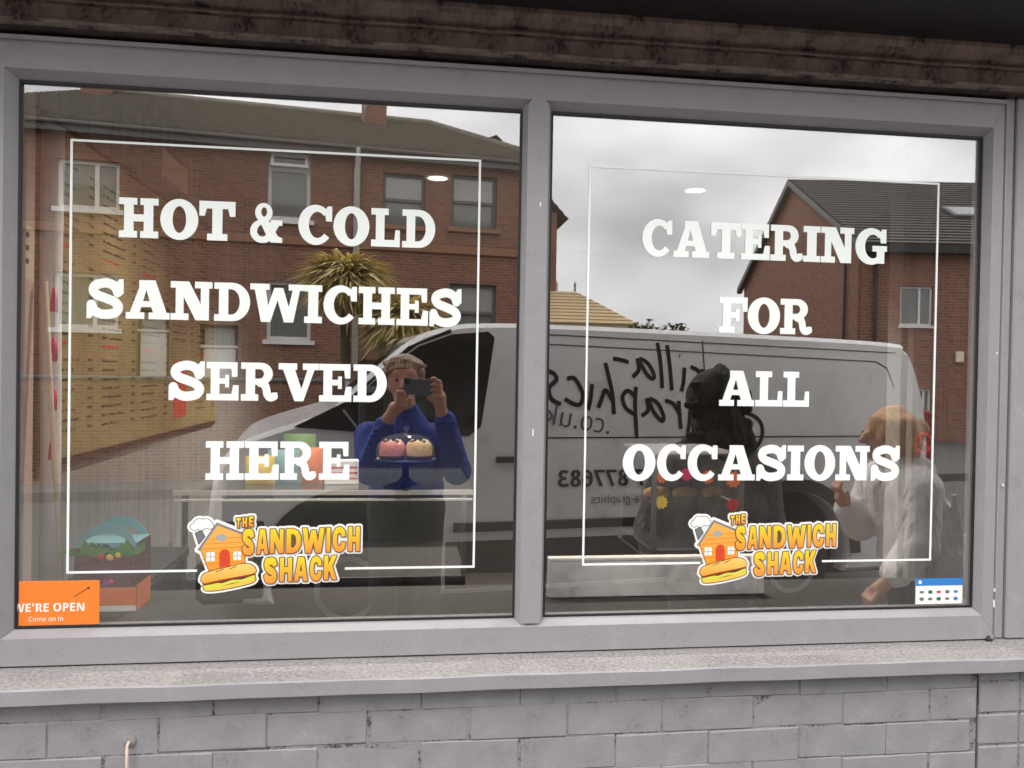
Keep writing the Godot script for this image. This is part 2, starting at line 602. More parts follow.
func plate(st: SurfaceTool, shape: Array, z0: float, z1: float, tint = null, tint2 = null, ylo := 0.0, yhi := 1.0):
	# front face at z1, sides back to z0 (xy plane)
	var put := func(v: Vector2, z: float):
		if tint != null:
			st.set_color(tint if tint2 == null else tint.lerp(tint2, clampf((v.y - ylo) / (yhi - ylo), 0, 1)))
		st.add_vertex(Vector3(v.x, v.y, z))
	var front := signf(z1 - z0)
	for p in pieces(shape):
		var idx := Geometry2D.triangulate_polygon(moved([p], Vector2(1000, 1000), Vector2.ZERO)[0])
		if idx.is_empty():
			print('no triangles ', p.size())
		for k in range(0, idx.size(), 3):
			var a: Vector2 = p[idx[k]]
			var b: Vector2 = p[idx[k + 1]]
			var c: Vector2 = p[idx[k + 2]]
			if (b - a).cross(c - a) * front > 0:
				put.call(a, z1)
				put.call(c, z1)
				put.call(b, z1)
			else:
				put.call(a, z1)
				put.call(b, z1)
				put.call(c, z1)
	for g in 2:
		for p in shape[g]:
			var ccw := not Geometry2D.is_polygon_clockwise(p)
			for k in p.size():
				var a: Vector2 = p[k]
				var b: Vector2 = p[(k + 1) % p.size()]
				if ccw != (g == 0):
					var t := a
					a = b
					b = t
				if front < 0:
					var t2 := a
					a = b
					b = t2
				put.call(a, z0)
				put.call(a, z1)
				put.call(b, z1)
				put.call(a, z0)
				put.call(b, z1)
				put.call(b, z0)

# ---- nodes
func numbered(called: String) -> String:
	if not used.has(called):
		used[called] = 0
		return called
	used[called] += 1
	return "%s_%03d" % [called, used[called]]

func thing(called: String, label: String, category: String, at := Vector3.ZERO, turn := 0.0, group := "") -> Node3D:
	var o := Node3D.new()
	o.name = numbered(called)
	add_child(o)
	o.position = at
	o.rotation.y = turn
	o.set_meta("label", label)
	o.set_meta("category", category)
	if group:
		o.set_meta("group", group)
	return o

func part(parent: Node3D, called: String, mesh: Mesh, m: String, at := Vector3.ZERO, label := "") -> MeshInstance3D:
	var o := MeshInstance3D.new()
	o.name = called
	o.mesh = mesh
	o.material_override = M[m]
	o.position = at
	parent.add_child(o, true)
	if label:
		o.set_meta("label", label)
	return o

func bpart(parent: Node3D, called: String, lo: Vector3, hi: Vector3, m: String, bev := 0.0) -> MeshInstance3D:
	var a := lo.min(hi)
	var b := lo.max(hi)
	return part(parent, called, box_mesh(a, b, bev), m)

func struct(called: String, mesh: Mesh, m: String) -> MeshInstance3D:
	var o := MeshInstance3D.new()
	o.name = numbered(called)
	o.mesh = mesh
	o.material_override = M[m]
	add_child(o)
	o.set_meta("kind", "structure")
	return o

func S(u: float, y: float, w: float) -> Vector3:   # street frame -> world
	return Vector3(u * cos(TURN) - w * sin(TURN), y, u * sin(TURN) + w * cos(TURN))

func text_mesh(s: String, height: float, depth := 0.001, bold := true, serif := false) -> TextMesh:
	var f := SystemFont.new()
	f.font_names = PackedStringArray(["Droid Serif" if serif else "Droid Sans"])
	f.font_weight = 700 if bold else 400
	var t := TextMesh.new()
	t.font = f
	t.text = s
	t.font_size = 64
	t.pixel_size = height / 46.0
	t.depth = depth
	t.curve_step = 2.0
	return t

# ------------------------------------------------------------------ ground
func setting():
	var st := st_new()
	bx(st, Vector3(-160, -0.5, -160), Vector3(160, -0.12, 160))
	struct("road", done(st), "asphalt")
	# near pavement: from the shop wall to the kerb, which runs with the street
	st = st_new()
	var pts := [Vector3(-18, 0, 0.09), Vector3(26, 0, 0.09), S(26, 0, 2.72), S(-17, 0, 2.72)]
	var c := Vector3(0, -0.5, 1.2)
	out4(st, pts[0], pts[1], pts[2], pts[3], c)
	var low := []
	for p in pts:
		low.append(p - Vector3(0, 0.119, 0))
	for k in 4:
		out4(st, pts[k], pts[(k + 1) % 4], low[(k + 1) % 4], low[k], c)
	struct("pavement", done(st), "paving")
	var kerb := thing("kerb", "line of grey concrete kerb stones edging the pavement by the van", "kerb", Vector3.ZERO, -TURN)
	var stone := box_mesh(Vector3(-0.448, -0.119, 2.725), Vector3(0.448, 0.004, 2.85), 0.012)
	for k in range(-10, 14):
		part(kerb, "kerb_stone", stone, "paving", Vector3(k * 0.9, 0, 0))
	st = st_new()
	bx(st, Vector3(-40, -0.119, 9.2), Vector3(40, 0.0, 11.0))
	var far := struct("pavement", done(st), "asphalt")
	far.rotation.y = -TURN

# ------------------------------------------------------------------ the shop's own building
func shop_building():
	var o := thing("shop_building", "grey painted brick shop front round the wide display window", "building")
	bpart(o, "wall", Vector3(-6, 0, -0.2), Vector3(-0.93, 3.3, 0.09), "brick_paint")
	bpart(o, "wall", Vector3(1.77, 0, -0.2), Vector3(7, 3.3, 0.09), "brick_paint")
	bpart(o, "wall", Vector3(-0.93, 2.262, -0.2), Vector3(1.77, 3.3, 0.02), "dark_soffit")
	bpart(o, "wall", Vector3(-0.93, 0, -0.2), Vector3(1.77, 0.46, 0.10), "brick_paint")
	bpart(o, "wall", Vector3(-0.93, 0.46, -0.2), Vector3(1.77, 0.884, 0.05), "dark_soffit")
	bpart(o, "wall", Vector3(-0.93, 0.46, 0.051), Vector3(1.3262, 0.884, 0.0982), "mortar_paint")
	bpart(o, "wall", Vector3(1.3328, 0.46, 0.051), Vector3(1.77, 0.884, 0.0982), "mortar_paint")
	bpart(o, "wall", Vector3(-6, 3.3, -0.2), Vector3(7, 6.2, 0.09), "house_brick")
	bpart(o, "roof", Vector3(-6.2, 6.2, -6), Vector3(7.2, 6.4, 0.3), "dark_roof_tile")

# ------------------------------------------------------------------ the window
const GX0 := -0.813
const GX1 := 1.381
const GY0 := 0.997
const GY1 := 2.147
const MX0 := 0.247
const MX1 := 0.313

func shop_window():
	var o := thing("shop_window", "wide grey framed shop window of two large panes", "window")
	# profile: share of the way out from the glass edge to the outer edge, z
	var lev := [[0.0, -0.03], [0.0, 0.004], [0.16, 0.026], [0.19, 0.030], [0.80, 0.030], [0.83, 0.026], [0.86, 0.026], [0.88, 0.032], [0.985, 0.032], [1.0, 0.029], [1.0, -0.03]]
	var out := {"l": 0.098, "r": 0.046, "t": 0.085, "b": 0.071}
	var gap := 0.0007
	var pt := func(side: String, end: int, k: int) -> Vector3:
		var q: float = lev[k][0]
		var z: float = lev[k][1]
		if side in ["b", "l"] and k > 3 and k < 9:
			z = 0.030
		if side == "b":
			var e: float = (GX0 - out.l * q + gap) if end == 0 else (GX1 + out.r * q - gap)
			return Vector3(e, GY0 - out.b * q, z)
		if side == "t":
			var e: float = (GX0 - out.l * q + gap) if end == 0 else (GX1 + out.r * q - gap)
			return Vector3(e, GY1 + out.t * q, z)
		if side == "l":
			var e: float = (GY0 - out.b * q) if end == 0 else (GY1 + out.t * q)
			return Vector3(GX0 - out.l * q, e, z)
		var e2: float = (GY0 - out.b * q) if end == 0 else (GY1 + out.t * q)
		return Vector3(GX1 + out.r * q, e2, z)
	for s in ["l", "r", "t", "b"]:
		var st := st_new()
		var c: Vector3 = (pt.call(s, 0, 0) + pt.call(s, 1, 10) + pt.call(s, 0, 10) + pt.call(s, 1, 0)) / 4.0
		for k in lev.size() - 1:
			out4(st, pt.call(s, 0, k), pt.call(s, 1, k), pt.call(s, 1, k + 1), pt.call(s, 0, k + 1), c - Vector3(0, 0, 0.02))
		part(o, {"l": "jamb", "r": "jamb", "t": "head", "b": "bottom_rail"}[s], done(st), "frame_paint")
	# mullion with a pointed head let into the top rail
	var st := st_new()
	var cx := (MX0 + MX1) / 2.0
	var prof := [[MX0, -0.03], [MX0, 0.004], [MX0 + 0.008, 0.026], [MX0 + 0.0095, 0.031], [MX1 - 0.0095, 0.031], [MX1 - 0.008, 0.026], [MX1, 0.004], [MX1, -0.03]]
	for k in prof.size() - 1:
		var a: Array = prof[k]
		var b: Array = prof[k + 1]
		out4(st, Vector3(a[0], GY0 - 0.006, a[1]), Vector3(b[0], GY0 - 0.006, b[1]), Vector3(b[0], GY1 + 0.006, b[1]), Vector3(a[0], GY1 + 0.006, a[1]), Vector3(cx, 1.5, -0.02))
	out3(st, Vector3(MX0 + 0.0095, GY1 + 0.006, 0.031), Vector3(MX1 - 0.0095, GY1 + 0.006, 0.031), Vector3(cx, GY1 + 0.034, 0.031), Vector3(cx, 2, -1))
	out4(st, Vector3(MX0 + 0.0095, GY1 + 0.006, 0.031), Vector3(cx, GY1 + 0.034, 0.031), Vector3(cx, GY1 + 0.034, 0.02), Vector3(MX0 + 0.0095, GY1 + 0.006, 0.02), Vector3(cx, GY1, 0))
	out4(st, Vector3(MX1 - 0.0095, GY1 + 0.006, 0.031), Vector3(cx, GY1 + 0.034, 0.031), Vector3(cx, GY1 + 0.034, 0.02), Vector3(MX1 - 0.0095, GY1 + 0.006, 0.02), Vector3(cx, GY1, 0))
	part(o, "mullion", done(st), "frame_paint")
	# panes and their rubber gaskets
	for e in [[GX0, MX0], [MX1, GX1]]:
		st = st_new()
		var w := 0.0045
		bx(st, Vector3(e[0], GY0, 0.0005), Vector3(e[1], GY0 + w, 0.0062))
		bx(st, Vector3(e[0], GY1 - w * 1.3, 0.0005), Vector3(e[1], GY1, 0.0062))
		bx(st, Vector3(e[0], GY0 + w, 0.0005), Vector3(e[0] + w, GY1 - w * 1.3, 0.0060))
		bx(st, Vector3(e[1] - w, GY0 + w, 0.0005), Vector3(e[1], GY1 - w * 1.3, 0.0060))
		part(o, "gasket", done(st), "gasket_rubber")
		bpart(o, "pane", Vector3(e[0] + 0.001, GY0 + 0.001, -0.0062), Vector3(e[1] - 0.001, GY1 - 0.001, -0.0022), "clear_glass")
		bpart(o, "reflective_film", Vector3(e[0] + 0.001, GY0 + 0.001, -0.001), Vector3(e[1] - 0.001, GY1 - 0.001, 0.0), "coated_glass")
	# cover boards at both sides
	var b := thing("cover_board", "grey painted upright cover boards right of the window frame", "trim")
	bpart(b, "board", Vector3(1.4285, 0.925, -0.03), Vector3(1.4495, 2.2385, 0.024), "frame_paint", 0.002)
	bpart(b, "board", Vector3(1.4525, 0.925, -0.03), Vector3(1.7695, 2.2385, 0.031), "frame_paint", 0.003)
	# the inner reveal
	bpart(o, "reveal", Vector3(-0.95, 0.95, -0.2), Vector3(-0.87, 2.24, -0.03), "wood_pink")
	for q in [[1.420, 1.045, 0.004], [1.419, 1.015, 0.006], [1.4195, 1.006, 0.003], [1.436, 1.30, 0.003], [1.4105, 1.62, 0.003], [0.287, 1.93, 0.005], [0.279, 1.42, 0.008]]:
		bpart(o, "paint_chip", Vector3(q[0] - 0.0012, q[1] - q[2], 0.0242), Vector3(q[0] + 0.0012, q[1] + q[2], 0.0324), "paper_white", 0.0005)
	# a dab of old sealant at the foot of the right jamb
	var s := thing("sealant_blob", "small dark lump of sealant at the frame's lower right corner", "sealant")
	part(s, "lump", blob([[Vector3(1.402, 0.926, 0.034), Vector3(1.410, 0.924, 0.036), 0.005, 0.004], [Vector3(1.404, 0.931, 0.034), Vector3(1.406, 0.933, 0.033), 0.003, 0.003]], 0.0016, 0.003), "gasket_rubber")

# ------------------------------------------------------------------ timber moulding and fascia above
func fascia():
	var o := thing("timber_cornice", "weathered brown timber moulding above the window", "moulding")
	var prof := [[0.0, 2.2385], [0.056, 2.2405], [0.064, 2.241], [0.070, 2.2435], [0.071, 2.2500], [0.068, 2.2530], [0.054, 2.2535], [0.054, 2.286], [0.052, 2.2865], [0.052, 2.2895], [0.064, 2.2900], [0.067, 2.2935], [0.064, 2.2975], [0.054, 2.2985], [0.056, 2.3025], [0.068, 2.308], [0.080, 2.318], [0.086, 2.329], [0.086, 2.36], [0.0, 2.36]]
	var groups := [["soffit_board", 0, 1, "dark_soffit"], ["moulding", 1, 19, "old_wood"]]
	for g in groups:
		var st := st_new()
		for k in range(g[1], g[2]):
			var a: Array = prof[k]
			var b: Array = prof[k + 1]
			var n := 60
			for i in n:
				var x0 := -1.6 + 4.2 * i / n
				var x1 := -1.6 + 4.2 * (i + 1) / n
				var j0 := 0.0008 * sin(i * 1.7) + 0.0006 * sin(i * 0.6)
				var j1 := 0.0008 * sin((i + 1) * 1.7) + 0.0006 * sin((i + 1) * 0.6)
				out4(st, Vector3(x0, a[1] + j0, a[0]), Vector3(x1, a[1] + j1, a[0]), Vector3(x1, b[1] + j1, b[0]), Vector3(x0, b[1] + j0, b[0]), Vector3((x0 + x1) / 2, 2.30, 0.02))
		part(o, g[0], done(st), g[3])
	var f := thing("fascia_board", "black painted fascia board jutting out above the brown moulding", "fascia")
	bpart(f, "board", Vector3(-3.0, 2.338, 0.0865), Vector3(4.0, 3.0, 0.30), "black_fascia", 0.003)
	bpart(f, "bead", Vector3(-3.0, 2.342, 0.3005), Vector3(4.0, 2.375, 0.315), "black_fascia", 0.004)

func window_sill():
	var o := thing("window_sill", "grey painted projecting sill with a gritty top below the window", "sill")
	var n := 70
	var top := st_new()
	var edge := st_new()
	for i in n:
		var x0 := -1.5 + 3.26 * i / n
		var x1 := -1.5 + 3.26 * (i + 1) / n
		var c := Vector3((x0 + x1) / 2, 0.90, 0.08)
		var j0 := 0.0012 * sin(i * 0.9) * sin(i * 0.23)
		var j1 := 0.0012 * sin((i + 1) * 0.9) * sin((i + 1) * 0.23)
		out4(top, Vector3(x0, 0.9245, -0.03), Vector3(x1, 0.9245, -0.03), Vector3(x1, 0.9185 + j1, 0.137), Vector3(x0, 0.9185 + j0, 0.137), c)
		out4(edge, Vector3(x0, 0.9185 + j0, 0.137), Vector3(x1, 0.9185 + j1, 0.137), Vector3(x1, 0.9160 + j1, 0.141), Vector3(x0, 0.9160 + j0, 0.141), c)
		out4(edge, Vector3(x0, 0.9160 + j0, 0.141), Vector3(x1, 0.9160 + j1, 0.141), Vector3(x1, 0.8875 + j1, 0.140), Vector3(x0, 0.8875 + j0, 0.140), c)
		out4(edge, Vector3(x0, 0.8875 + j0, 0.140), Vector3(x1, 0.8875 + j1, 0.140), Vector3(x1, 0.8852, 0.137), Vector3(x0, 0.8852, 0.137), c)
		out4(edge, Vector3(x0, 0.8852, 0.137), Vector3(x1, 0.8852, 0.137), Vector3(x1, 0.8852, -0.03), Vector3(x0, 0.8852, -0.03), c)
	part(o, "gritty_top", done(top), "sill_paint")
	part(o, "front_edge", done(edge), "sill_edge_paint")

# ------------------------------------------------------------------ painted bricks under the sill
func brick_plinth():
	var o := thing("painted_brick_wall", "grey painted brick wall below the window sill", "wall")
	var rng := RandomNumberGenerator.new()
	rng.seed = 4
	var variants := []
	for v in 7:
		var st := st_new()
		var cutw := 0.004 if v == 5 else 0.0
		bx(st, Vector3(-0.1052, -0.0360, -0.012), Vector3(0.1052 - cutw, 0.0360, 0.0), 0.0018 + 0.0007 * (v % 3))
		var mesh := done(st)
		var mdt := MeshDataTool.new()
		mdt.create_from_surface(mesh, 0)
		var key := {}
		for k in mdt.get_vertex_count():
			var p := mdt.get_vertex(k)
			var id := Vector3i((p * 10000.0).round())
			if not key.has(id):
				key[id] = Vector3(rng.randf_range(-0.0012, 0.0012), rng.randf_range(-0.0022, 0.0022), rng.randf_range(-0.0012, 0.0012))
			mdt.set_vertex(k, p + key[id])
		var am := ArrayMesh.new()
		mdt.commit_to_surface(am)
		variants.append(am)
	var pitch := 0.0744
	for r in 6:
		var yc := 0.801 - (r - 1) * pitch
		var x0 := -0.706 - 0.2125 if r % 2 == 1 else -0.706 - 0.106
		for k in range(-3, 11):
			var xc := x0 + 0.2125 * k + 0.106
			if xc > 1.33 - 0.105:
				var lft := xc - 0.106
				if lft < 1.33 - 0.05:      # a cut brick at the joint with the pier
					var e := bpart(o, "brick", Vector3(lft + 0.003, yc - 0.0358, 0.088), Vector3(1.3265, yc + 0.0358 if r > 0 else 0.8845, 0.1005), "brick_paint", 0.0025)
					e.position.z = 0.0
				continue
			var b := part(o, "brick", variants[rng.randi() % 7], "brick_paint", Vector3(xc + rng.randf_range(-0.0015, 0.0015), yc + rng.randf_range(-0.001, 0.001), 0.1 + rng.randf_range(-0.0014, 0.0014)))
			b.rotation.z = rng.randf_range(-0.006, 0.006)
			if r == 0:
				b.scale.y = 0.66
				b.position.y = 0.8838 - 0.0360 * 0.66
		# the pier at the right
		var yp := yc + 0.012
		var wid := [0.106, 0.21, 0.21]
		var x := 1.333 + (0.0 if r % 2 else -0.0015)
		for w in wid:
			bpart(o, "brick", Vector3(x, yp - 0.0348, 0.09), Vector3(x + w - 0.005, minf(yp + 0.0348, 0.8842), 0.102 + rng.randf_range(-0.001, 0.001)), "brick_paint", 0.003)
			x += w
	# the thin pipe that pokes out of a brick
	var p := thing("overflow_pipe", "short thin metal pipe poking out of the painted bricks, bent down", "pipe")
	var st := st_new(true)
	tube(st, [Vector3(-0.549, 0.792, 0.09), Vector3(-0.549, 0.792, 0.110), Vector3(-0.549, 0.789, 0.116), Vector3(-0.549, 0.782, 0.118), Vector3(-0.549, 0.68, 0.118)], 0.0032, 0.0032, 10)
	part(p, "tube", done(st), "wood_pink")
	var st2 := st_new(true)
	lathe(st2, [Vector2(0.013, 0.0), Vector2(0.011, 0.003), Vector2(0.006, 0.0045), Vector2(0.0, 0.005)], Vector3.ZERO, 14)
	var c := part(p, "mortar_collar", done(st2), "mortar_paint", Vector3(-0.549, 0.792, 0.1005))
	c.rotation.x = PI / 2

# ------------------------------------------------------------------ the room behind the glass
func shop_room():
	struct("floor", box_mesh(Vector3(-1.05, -0.1, -4.4), Vector3(2.9, 0.02, -0.2)), "room_floor")
	struct("ceiling", box_mesh(Vector3(-1.05, 2.52, -4.4), Vector3(2.9, 2.62, -0.2)), "room_ceiling")
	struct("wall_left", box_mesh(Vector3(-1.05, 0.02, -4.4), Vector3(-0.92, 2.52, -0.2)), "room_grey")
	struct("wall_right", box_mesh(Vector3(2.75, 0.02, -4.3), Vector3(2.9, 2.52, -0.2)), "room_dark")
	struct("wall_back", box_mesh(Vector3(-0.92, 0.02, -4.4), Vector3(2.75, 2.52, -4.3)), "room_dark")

func downlights():
	var lab := ["round ceiling downlight above the word COLD", "round ceiling downlight above the word CATERING", "round ceiling downlight close behind the left pane, above the counter", "round ceiling downlight close behind the right pane, above the hot case"]
	var k := 0
	for p in [Vector3(0.13, 2.519, -2.2), Vector3(1.46, 2.519, -2.2), Vector3(-0.35, 2.519, -0.75), Vector3(0.9, 2.519, -0.75)]:
		var o := thing("ceiling_downlight", lab[k], "ceiling light", p, 0, "ceiling downlights")
		var st := st_new(true)
		lathe(st, [Vector2(0.050, -0.0035), Vector2(0.062, -0.006), Vector2(0.068, -0.001)], Vector3.ZERO, 24)
		part(o, "trim_ring", done(st), "upvc_white")
		st = st_new(true)
		lathe(st, [Vector2(0.0, -0.003), Vector2(0.05, -0.003)], Vector3.ZERO, 24)
		part(o, "lamp_lens", done(st), "lamp_glow")
		var l := SpotLight3D.new()
		l.name = "lamp"
		l.light_color = Color(1.0, 0.96, 0.90)
		l.light_energy = 6.0 if k < 2 else 1.7
		l.light_size = 0.05
		l.spot_range = 6.0
		l.spot_attenuation = 2.0
		l.spot_angle = 62.0
		l.shadow_enabled = true
		o.add_child(l)
		l.position = Vector3(0, -0.012, 0)
		l.rotation.x = -PI / 2
		k += 1

# ------------------------------------------------------------------ houses across the street
func wall_mesh(x0: float, x1: float, y0: float, y1: float, holes: Array, depth: float) -> ArrayMesh:
	# front face on z = 0 looking to -z, openings cut, reveals going back
	var hs := []
	for h in holes:
		hs.append(rect(h[0], h[1], h[2], h[3]))
	var st := st_new()
	plate(st, [[rect(x0, y0, x1, y1)], hs], depth, 0.0)
	return done(st)

func house_window(o: Node3D, x0: float, y0: float, x1: float, y1: float, z: float, style: String, frame: String, glass: String):
	var d := 0.07
	var w := o
	var st := st_new()
	var t := 0.055
	bx(st, Vector3(x0, y0, z + d), Vector3(x1, y0 + t, z + d + 0.06))
	bx(st, Vector3(x0, y1 - t, z + d), Vector3(x1, y1, z + d + 0.06))
	bx(st, Vector3(x0, y0 + t, z + d), Vector3(x0 + t, y1 - t, z + d + 0.06))
	bx(st, Vector3(x1 - t, y0 + t, z + d), Vector3(x1, y1 - t, z + d + 0.06))
	var f := part(w, "window", done(st), frame)
	if style == "casement":
		var xm := lerpf(x0, x1, 0.62)
		bpart(f, "mullion", Vector3(xm - 0.03, y0 + t, z + d + 0.002), Vector3(xm + 0.03, y1 - t, z + d + 0.058), frame)
		bpart(f, "pane", Vector3(x0 + t, y0 + t, z + d + 0.03), Vector3(xm - 0.03, y1 - t, z + d + 0.04), glass)
		bpart(f, "pane", Vector3(xm + 0.03, y0 + t, z + d + 0.03), Vector3(x1 - t, y1 - t, z + d + 0.04), glass)
	elif style == "top_light":
		var ym := lerpf(y0, y1, 0.74)
		bpart(f, "transom", Vector3(x0 + t, ym - 0.03, z + d + 0.002), Vector3(x1 - t, ym + 0.03, z + d + 0.058), frame)
		bpart(f, "pane", Vector3(x0 + t, y0 + t, z + d + 0.03), Vector3(x1 - t, ym - 0.03, z + d + 0.04), glass)
		# the top light stands open
		var tl := st_new()
		bx(tl, Vector3(x0 + 0.04, -0.24, -0.02), Vector3(x1 - 0.04, -0.19, 0.02))
		bx(tl, Vector3(x0 + 0.04, -0.05, -0.02), Vector3(x1 - 0.04, 0.0, 0.02))
		bx(tl, Vector3(x0 + 0.04, -0.19, -0.02), Vector3(x0 + 0.09, -0.05, 0.02))
		bx(tl, Vector3(x1 - 0.09, -0.19, -0.02), Vector3(x1 - 0.04, -0.05, 0.02))
		var op := part(f, "opening_light", done(tl), frame, Vector3(0, y1 - 0.03, z + d - 0.02))
		op.rotation.x = deg_to_rad(22)
		bpart(f, "pane", Vector3(x0 + t, ym + 0.03, z + d + 0.03), Vector3(x1 - t, y1 - t, z + d + 0.04), glass)
	elif style == "sash":
		var ym := lerpf(y0, y1, 0.5)
		bpart(f, "meeting_rail", Vector3(x0 + t, ym - 0.025, z + d - 0.004), Vector3(x1 - t, ym + 0.025, z + d + 0.055), frame)
		bpart(f, "pane", Vector3(x0 + t, y0 + t, z + d + 0.04), Vector3(x1 - t, ym - 0.025, z + d + 0.05), "house_glass")
		bpart(f, "pane", Vector3(x0 + t, ym + 0.025, z + d + 0.02), Vector3(x1 - t, y1 - t, z + d + 0.03), "net_glass")
	bpart(f, "sill", Vector3(x0 - 0.06, y0 - 0.07, z - 0.05), Vector3(x1 + 0.06, y0 - 0.002, z + d + 0.05), "upvc_white" if frame == "upvc_white" else "stone_band")

func tiled_slope(a: Vector3, b: Vector3, c: Vector3, d: Vector3, rows: int) -> ArrayMesh:
	# a-b the eaves, d-c the ridge; stepped courses, each with its own thickness
	var st := st_new()
	var n := (b - a).cross(d - a).normalized()
	if n.y < 0:
		n = -n
	var th := n * 0.035
	for r in rows:
		var t0 := float(r) / rows
		var t1 := float(r + 1) / rows
		var p0 := a.lerp(d, t0)
		var p1 := b.lerp(c, t0)
		var q0 := a.lerp(d, t1)
		var q1 := b.lerp(c, t1)
		var o := (p0 + q1) / 2.0 - n * 0.4
		out4(st, p0 + th, p1 + th, q1, q0, o)
		out4(st, p0 + th, p1 + th, p1 - th * 0.3, p0 - th * 0.3, (q0 + q1) / 2.0)
	return done(st)

func terrace():
	var W := 11.36
	var o := thing("brick_terrace", "red brick terrace across the street with grey tiled roof", "house", S(0, -0.12, W), -TURN)
	var dy := 0.12
	var wins := [[-3.61, 3.90, -2.77, 4.62, "casement", "upvc_white", "house_glass"], [-0.65, 3.93, 0.0, 5.0, "top_light", "upvc_white", "house_glass"], [-3.64, 2.13, -2.77, 2.95, "casement", "upvc_white", "house_glass"], [-0.64, 2.03, 0.03, 2.96, "plain", "upvc_white", "house_glass"], [1.14, 3.95, 1.84, 4.80, "sash", "sash_grey", "net_glass"], [2.27, 3.98, 3.05, 4.86, "sash", "sash_grey", "net_glass"], [2.27, 2.1, 3.07, 3.05, "sash", "sash_grey", "net_glass"]]
	var doors := [[-2.52, 0.14, -2.06, 2.58], [-1.62, 0.14, -1.06, 2.36]]
	var holes := []
	for w in wins:
		holes.append([w[0], w[1] + dy, w[2], w[3] + dy])
	for d in doors:
		holes.append(d)
	part(o, "wall", wall_mesh(-5.4, 3.60, 0.0, 5.30, holes, 0.25), "house_brick")
	bpart(o, "wall", Vector3(-5.4, 0, 0.252), Vector3(3.598, 5.28, 8.0), "house_brick")
	for w in wins:
		var st: String = w[4]
		house_window(o, w[0], w[1] + dy, w[2], w[3] + dy, 0.0, st if st != "plain" else "none", w[5], w[6])
		if st == "plain":
			bpart(o, "pane", Vector3(w[0] + 0.05, w[1] + dy + 0.05, 0.1), Vector3(w[2] - 0.05, w[3] + dy - 0.05, 0.11), "house_glass")
	for d in doors:
		var dr := bpart(o, "door", Vector3(d[0] + 0.04, d[1], 0.10), Vector3(d[2] - 0.04, d[3] - 0.36, 0.15), "upvc_white", 0.01)
		bpart(dr, "door_panel", Vector3(d[0] + 0.12, d[1] + 0.2, 0.09), Vector3(d[2] - 0.12, d[1] + 0.85, 0.0995), "upvc_white", 0.005)
		bpart(dr, "door_panel", Vector3(d[0] + 0.12, d[1] + 1.0, 0.09), Vector3(d[2] - 0.12, d[3] - 0.55, 0.0995), "upvc_white", 0.005)
		bpart(dr, "fanlight", Vector3(d[0] + 0.06, d[3] - 0.31, 0.11), Vector3(d[2] - 0.06, d[3] - 0.05, 0.12), "net_glass")
		bpart(dr, "door_frame", Vector3(d[0] + 0.0, d[3] - 0.355, 0.08), Vector3(d[2], d[3] - 0.315, 0.16), "upvc_white")
	# brick string course and the raised band
	bpart(o, "string_course", Vector3(-5.4, 3.66, -0.04), Vector3(3.60, 3.78, -0.002), "stone_band")
	# gutter, downpipe
	var st := st_new(true)
	tube(st, [Vector3(-5.5, 5.24, -0.22), Vector3(3.78, 5.24, -0.22)], 0.045, 0.045, 8)
	part(o, "gutter", done(st), "gutter_grey")
	bpart(o, "eaves_board", Vector3(-5.5, 5.10, -0.17), Vector3(3.7, 5.29, -0.12), "sash_grey")
	st = st_new(true)
	tube(st, [Vector3(0.72, 5.22, -0.22), Vector3(0.72, 5.05, -0.2), Vector3(0.72, 4.9, -0.06), Vector3(0.72, 0.1, -0.06)], 0.05, 0.05, 8)
	part(o, "downpipe", done(st), "pipe_white")
	# hipped roof
	var e := 5.26
	var rg := 7.0
	var zf := -0.28
	var zr := 4.0
	part(o, "roof", tiled_slope(Vector3(-5.55, e, zf), Vector3(3.78, e, zf), Vector3(2.55, rg, zr), Vector3(-4.15, rg, zr), 26), "roof_tile")
	part(o, "roof", tiled_slope(Vector3(3.78, e, zf), Vector3(3.78, e, 8.3), Vector3(2.55, rg, zr), Vector3(2.55, rg, zr), 26), "roof_tile")
	part(o, "roof", tiled_slope(Vector3(3.78, e, 8.3), Vector3(-5.55, e, 8.3), Vector3(-4.15, rg, zr), Vector3(2.55, rg, zr), 20), "roof_tile")
	part(o, "roof", tiled_slope(Vector3(-5.55, e, 8.3), Vector3(-5.55, e, zf), Vector3(-4.15, rg, zr), Vector3(-4.15, rg, zr), 20), "roof_tile")
	st = st_new(true)
	tube(st, [Vector3(-4.15, rg + 0.02, zr), Vector3(2.55, rg + 0.02, zr), Vector3(3.78, e + 0.03, zf)], 0.09, 0.09, 6)
	part(o, "ridge_tiles", done(st), "roof_tile")
	for c in [[-3.85, 3.5], [1.25, 2.9]]:
		var ch := bpart(o, "chimney", Vector3(c[0] - 0.22, 6.0, c[1] - 0.25), Vector3(c[0] + 0.22, 7.3, c[1] + 0.3), "house_brick")
		bpart(ch, "chimney_cap", Vector3(c[0] - 0.27, 7.3, c[1] - 0.3), Vector3(c[0] + 0.27, 7.4, c[1] + 0.36), "stone_band", 0.02)
	st = st_new(true)
	var ax := Vector3(1.05, 7.2, 2.55)
	tube(st, [ax + Vector3(0, -0.9, 0), ax + Vector3(0, 0.25, 0)], 0.02, 0.02, 6)
	for k in 5:
		tube(st, [ax + Vector3(-0.3 + 0.02 * k, 0.05 * k - 0.02, -0.25 + 0.12 * k), ax + Vector3(0.3 - 0.02 * k, 0.05 * k - 0.02, -0.25 + 0.12 * k)], 0.012, 0.012, 5)
	part(o, "aerial", done(st), "steel_grey")
	var g := thing("garden_wall", "red brick garden wall before the terrace doors", "wall", S(0, -0.12, W - 1.3), -TURN)
	bpart(g, "wall", Vector3(-9, 0, 0), Vector3(0.3, 1.50, 0.22), "house_brick")
